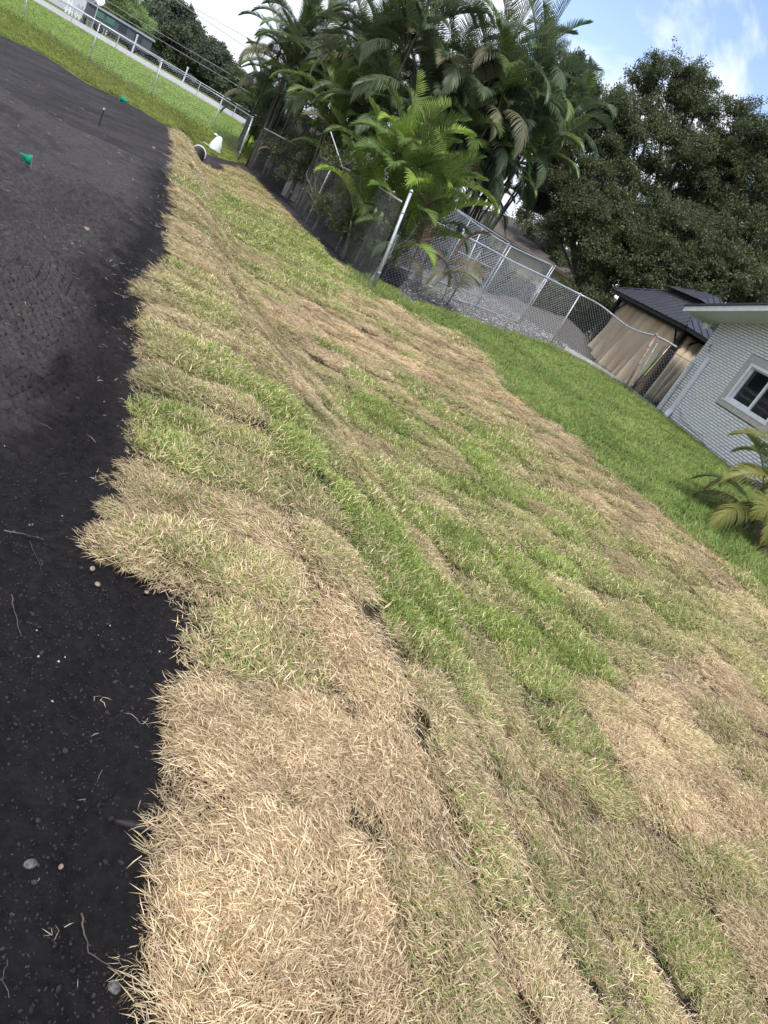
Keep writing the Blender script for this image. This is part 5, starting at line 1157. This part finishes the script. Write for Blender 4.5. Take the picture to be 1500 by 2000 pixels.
# picket fence and far chain link along the road
pf = thing('picket_fence', tuple(on_off(185,45,14).xy)+(0,), 'short white picket fence beyond the road by the leaning light green tree', 'fence', rz=rrz)
for k in range(17): MB().box((k*.28-2.4,0,.62),(.13,.03,1.15)).build('picket', WHITE, pf)
for z in (.35,.95): MB().box((-.16,.03,z),(4.8,.04,.09)).build('rail', WHITE, pf)
ff = thing('road_fence', (0,0,0), 'long low chain link fence following the near side of the far road', 'fence')
a0 = Vector(RA)-ru*22-rn*6.3; N_ = 24
for k in range(N_): p = a0+ru*3*k; MB().tube([p+Vector((0,0,-.05)), p+Vector((0,0,1.0))], .035, 6).build('post', GALV, ff)
MB().tube([a0+Vector((0,0,1.0)), a0+ru*3*(N_-1)+Vector((0,0,1.0))], .03, 6).build('top_rail', GALV, ff)
MB().tube([a0+Vector((0,0,.08)), a0+ru*3*(N_-1)+Vector((0,0,.08))], .02, 4).build('bottom_rail', GALV, ff)
sg = thing('street_sign', tuple(on_off(187,28,9).xy)+(0,), 'white octagonal back of a street sign on a post below the light green tree', 'sign', rz=rrz)
MB().tube([(0,0,0),(0,0,2.6)], .035, 8).build('post', GALV, sg); MB().tube([(0,-.06,2.35),(0,-.03,2.35)], .40, 8).build('panel', WHITE, sg)
for i, (px, py, off, h, lb) in enumerate([(262,90,8,1.5,'short white post standing at the roadside before the white van'),(363,144,8,1.35,'short white roadside post below the middle of the dark trees')]):
    p = on_off(px,py,off); q = thing('roadside_post', (p.x,p.y,0), lb, 'post', 'white posts at the far roadside'); MB().box((0,0,h/2),(.10,.10,h)).build('post', LG, q); MB().box((0,0,h+.03),(.15,.15,.06)).build('cap', WHITE, q)
# overhead lines
for i, (pa, pb_, lb) in enumerate([((256,22),(400,108),'lower overhead wire crossing the dark far trees'),((254,35),(400,122),'lowest overhead wire just above the cars'),((367,0),(499,75),'upper overhead wire against the cloudy sky'),((355,0),(485,87),'second overhead wire from the top against the sky')]):
    A_ = on_off(*pa,-4); B_ = on_off(*pb_,-4); d = (B_-A_); A2 = A_-d*2.2; B2 = B_+d*2.5
    o = MB().tube([A2.lerp(B2,k/16)+Vector((0,0,-.25*math.sin(math.pi*k/16))) for k in range(17)], .016, 4).build('overhead_wire', GALV_OLD); tag(o, lb, 'wire', 'overhead wires')

# ------------------------------------------------------------------ small things on the soil
PIPEW = mat('white_plastic_pipe', (.66,.67,.66), .45)
pc = hit(384,303); pi_ = thing('drain_pipe', tuple(pc), 'white rimmed black drain pipe end poking out of the bank into the ditch', 'pipe')
ax = Vector((-.35,1,.12)).normalized(); mb = MB()
rr = []; 
def ringtube(mb, c, ax, r0, r1, L, n=22):
    a = ax.orthogonal().normalized(); b = ax.cross(a); vs = []
    for s in (0,L):
        for r in (r1,r0):
            for j in range(n): t = 6.2832*j/n; vs.append(c+ax*s+(a*math.cos(t)+b*math.sin(t))*r)
    fs = []
    for j in range(n):
        k = (j+1)%n; fs += [(j,k,n+k,n+j),(2*n+j,3*n+j,3*n+k,2*n+k),(j,2*n+j,2*n+k,k),(n+j,n+k,3*n+k,3*n+j)]
    mb.add(vs, fs)
ringtube(mb, Vector((0,0,.02))-ax*.55, ax, .20, .215, .9); mb.build('pipe_body', mat('black_corrugated_pipe', (.015,.015,.016), .6), pi_, True)
mb = MB(); ringtube(mb, Vector((0,0,.02))+ax*.35, ax, .205, .245, .05); mb.build('pipe_rim', PIPEW, pi_, True)
wb = hit(416,292); wbt = thing('white_plastic_bag', tuple(wb), 'white plastic wrapped standpipe on the grass bank above the ditch', 'bag')
r_ = random.Random(2); vs = []; N1, N2 = 12, 14
for i in range(N1):
    v = i/(N1-1); w = (.15*(1-v)**.8+.08)*(1 if v < .93 else .6); 
    for j in range(N2): a = 6.2832*j/N2; q = w*(1+.22*math.sin(3*a+v*4)+.12*r_.random()); vs.append((q*math.cos(a)+.10*v, q*.7*math.sin(a), v*.50+.02*math.sin(5*a)))
fs = [(i*N2+j,i*N2+(j+1)%N2,(i+1)*N2+(j+1)%N2,(i+1)*N2+j) for i in range(N1-1) for j in range(N2)]+[tuple((N1-1)*N2+j for j in range(N2))]
MB().add(vs, fs).build('bag', mat('thin_white_plastic', (.62,.68,.68), .35, var=.08, vscale=6), wbt, True)
MB().tube([(-.02,0,.46),(-.10,0,.50),(-.16,0,.47)], [.05,.03,.045], 7).build('knot', PIPEW, wbt, True)
MB().tube([(.30,.05,.02),(-.2,.0,.03),(-.42,-.05,.05)], [.02,.03,.02], 5).build('flap', PIPEW, wbt, True)
GRN = mat('green_plastic_flag', (.0,.30,.17), .5, transl=.3)
def flag(p, h, w, label, lean, az):
    t = thing('marker_flag', tuple(p), label, 'flag', 'green marker flags', rz=az); tp = Vector((lean,0,h)); MB().tube([(0,0,-.03),tuple(tp*.5),tuple(tp)], .0018, 5).build('wire', GALV_OLD, t)
    vs = []; N = 8
    for i in range(N+1):
        u = i/N; hh = w*.75*(1-u*.92); dz_ = -.018*math.sin(u*2.6)-.25*w*u
        for k in (0,1,2): vs.append(tuple(tp+Vector((u*w, .016*math.sin(u*7), dz_-hh*k/2))))
    fs = [(i*3+k,i*3+k+1,i*3+4+k,i*3+3+k) for i in range(N) for k in (0,1)]
    o = MB().add(vs, fs).build('flag', GRN, t, True); o.modifiers.new('thickness','SOLIDIFY').thickness = .0012
flag(hit(60,332), .14, .15, 'green plastic marker flag standing in the black soil at the left edge', .03, 3.0)
flag(hit(232,196), .16, .22, 'small far green marker flag at the edge of soil and grass', .02, .4)
sk = hit(192,247); st = thing('survey_stake', tuple(sk), 'thin dark stake with pale top standing in the black soil', 'stake'); MB().box((0,0,.13),(.018,.018,.32)).build('stake', mat('dark_stake', (.03,.025,.02), .9), st); MB().box((0,0,.30),(.028,.028,.03)).build('cap', mat('pale_cap', (.45,.42,.38), .7), st)
STN = mat('pale_stone', (.13,.10,.075), .9, vscale=60, col2=(.34,.27,.20), bump=.5, bscale=60); STG = mat('grey_stone', (.035,.033,.034), .85, vscale=60, col2=(.17,.155,.145), bump=.4, bscale=60)
def rock(px, py, r, label, m, seed, fl=.65):
    p = hit(px,py); R = np.random.default_rng(seed); V = []; F = []; N1, N2 = 7, 10
    for i in range(N1+1):
        for j in range(N2):
            a = math.pi*i/N1; b = 6.2832*j/N2; d = 1+.28*float(vnoise(math.cos(b)*1.5+seed, a*1.7+math.sin(b)*1.5, seed))+.1*R.random()
            V.append((r*d*math.sin(a)*math.cos(b), r*.8*d*math.sin(a)*math.sin(b), r*fl*d*math.cos(a)))
    F = [(i*N2+j,(i+1)*N2+j,(i+1)*N2+(j+1)%N2,i*N2+(j+1)%N2) for i in range(N1) for j in range(N2)]
    o = link('stone', npmesh('stone', np.array(V), F, m, smooth=True), None, (p.x,p.y,p.z+r*fl*.35), (0,0,seed)); tag(o, label, 'stone')
rock(222,1930,.013,'pale jagged stone on the black soil near the bottom left corner',STG,3); rock(58,1690,.013,'smooth dark grey elongated stone in the black soil at the left edge',STG,4,.5)
rock(180,1112,.010,'round tan stone right below the corner of the jutting sod slab',STN,5); rock(190,1142,.010,'tan crumbly stone a little below the round tan stone',STN,6)
rock(286,1158,.008,'reddish tan stone between the sod slab and its neighbour',STN,7); rock(118,1694,.006,'tiny white pebble right of the elongated grey stone',STN,8); rock(168,450,.03,'pale clod of dirt in the middle of the black soil',STN,9)
rock(300,290,.03,'pale lump near the curved far edge of the sod',STN,10)
ROOT = mat('dark_root', (.03,.024,.02), .9, col2=(.12,.10,.08), vscale=12)
def twig(pts, r, label, m=ROOT, name='root', cat='root'):
    P = [hit(*p)+Vector((0,0,.006+.006*math.sin(i*2.1))) for i, p in enumerate(pts)]; out = []
    for i in range(len(P)-1):
        for k in range(4): out.append(P[i].lerp(P[i+1],k/4)+Vector((.003*math.sin(i*5+k*2),.003*math.cos(i*3+k),0)))
    out.append(P[-1]); o = MB().tube(out, [r*.62*(1-.6*i/len(out)) for i in range(len(out))], 6).build(name, m, None, True); tag(o, label, cat, 'roots and twigs lying on the black soil')
twig([(155,1790),(165,1830),(172,1865),(210,1885),(232,1915)], .0035, 'long bent dark root on the soil above the jagged stone')
twig([(20,1165),(28,1200),(35,1230),(42,1248)], .0035, 'short curved dark root at the left edge of the soil')
twig([(5,1040),(45,1048),(85,1055)], .005, 'thick straight dark twig at the left edge beside the jutting slab')
twig([(55,1060),(70,1090),(82,1120)], .002, 'thin curved rootlet below the thick dark twig')
twig([(30,575),(70,590),(118,608)], .006, 'pale straight twig lying across the middle of the soil')
twig([(0,350),(40,372),(80,400),(120,410)], .006, 'long pale root near the green flag')
twig([(10,1880),(5,1920),(20,1960)], .002, 'fine rootlet in the bottom left corner')
shp = hit(252,1632); V = []; N = 12
for i in range(N+1):
    u = i/N; w = .012*math.sin(math.pi*min(1,u*.9+.08))**.6
    for j in range(5): q = j/4*2-1; V.append((u*.11, w*q, .012-.010*abs(q)+.004*math.sin(u*4)))
F = [(i*5+j,(i+1)*5+j,(i+1)*5+j+1,i*5+j+1) for i in range(N) for j in range(4)]
o = link('dead_leaf', npmesh('dead_leaf', np.array(V), F, mat('purple_brown_leaf', (.012,.009,.009), .7, var=.25, vscale=20), smooth=True), None, tuple(shp-Vector((.05,0,-.012))), (0,-.05,.35)); o.modifiers.new('thickness','SOLIDIFY').thickness = .0015; tag(o, 'purple brown dead leaf sheath lying against the sod edge', 'leaf')
# litter: straws and crumbs, too many to count
STRAW = blade_mat('straw_litter', (.22,.17,.11), (.62,.54,.40), (.2,.2,.1), (.5,.45,.3), transl=.1)
lit = [blade_mesh('straw', 1, .001, .022, .055, .0022, .0, .15, .2, 3.14, STRAW, 700+i) for i in range(8)]+[blade_mesh('straw_knot', 5, .015, .015, .045, .002, .0, .3, .3, 3.14, STRAW, 720+i) for i in range(3)]
G_LIT = scatter_group('litter_scatter', lit, False)
n = 34000; t = RG.uniform(-.8,16,n); s = RG.uniform(-5,1.0,n); e = edge_s(t); den = .10+.55*np.exp(-((s-e)/.28)**2)*(1+1.2*np.exp(-((t-5.6)/.9)**2))+.5*np.exp(-((t-6)/.8)**2-((s+.1)/.5)**2); den = den*(.35+1.3*sm(.45,.65,fbm(t*2,s*2,3,95))); den *= np.where(t < 2.6,.16,.42)
k = (RG.random(n) < den)*(s < e+.01); t, s = t[k], s[k]; X, Y = xy(t,s); zs = np.where((t > PT[0]+.2)*(t < PT[1]-.1)*(s > PS[0]+.2), soil_z(t,s), zground(t,s)+0)
P = np.stack([X,Y,zs+.004],1); N_ = len(t); far_ = np.clip(np.hypot(t,s)/4,.8,2.6)
at = pts_attrs(0, P, np.stack([RG.normal(0,.1,N_),RG.normal(0,.1,N_),RG.uniform(0,6.28,N_)],1), RG.uniform(.5,1.4,N_)*far_**.5, np.where(RG.random(N_)<.8,RG.integers(0,8,N_),RG.integers(8,11,N_)), np.zeros(N_), RG.random(N_)*.8)
tag(add_gn(link('straw_litter', npmesh('straw_litter', np.zeros((0,3)), [], STRAW, at, extra=P)), G_LIT), 'loose pale straw bits scattered over the black soil near the sod edge', 'straw', kind='stuff')
CRM = blade_mat('soil_crumbs', (.012,.011,.012), (.035,.03,.03), (.25,.22,.18), (.5,.46,.4), transl=0, rough=.9)
G_CR = scatter_group('crumb_scatter', [stone_mesh('crumb', 800+i, CRM, .55) for i in range(6)], False)
n = 150000; t = -.8+RG.random(n)**1.9*13; s = RG.uniform(-2.6,1.0,n); k = (s < edge_s(t)+.02)*(RG.random(n) < .35+.9*sm(.45,.6,fbm(t*3,s*3,3,97))); t, s = t[k], s[k]; X, Y = xy(t,s); N_ = len(t)
P = np.stack([X,Y,soil_z(t,s)+.001],1); szc = np.where(RG.random(N_)<.03, RG.uniform(.006,.012,N_), RG.uniform(.002,.006,N_))*np.clip(1.1-t/14,.3,1)
at = pts_attrs(0, P, RG.uniform(0,6.28,(N_,3)), szc, RG.integers(0,6,N_), ((RG.random(N_) < .008)&(szc<.005))*1., RG.random(N_))
tag(add_gn(link('soil_crumbs', npmesh('soil_crumbs', np.zeros((0,3)), [], CRM, at, extra=P)), G_CR), 'fine dark soil crumbs and specks strewn over the black soil', 'soil', kind='stuff')
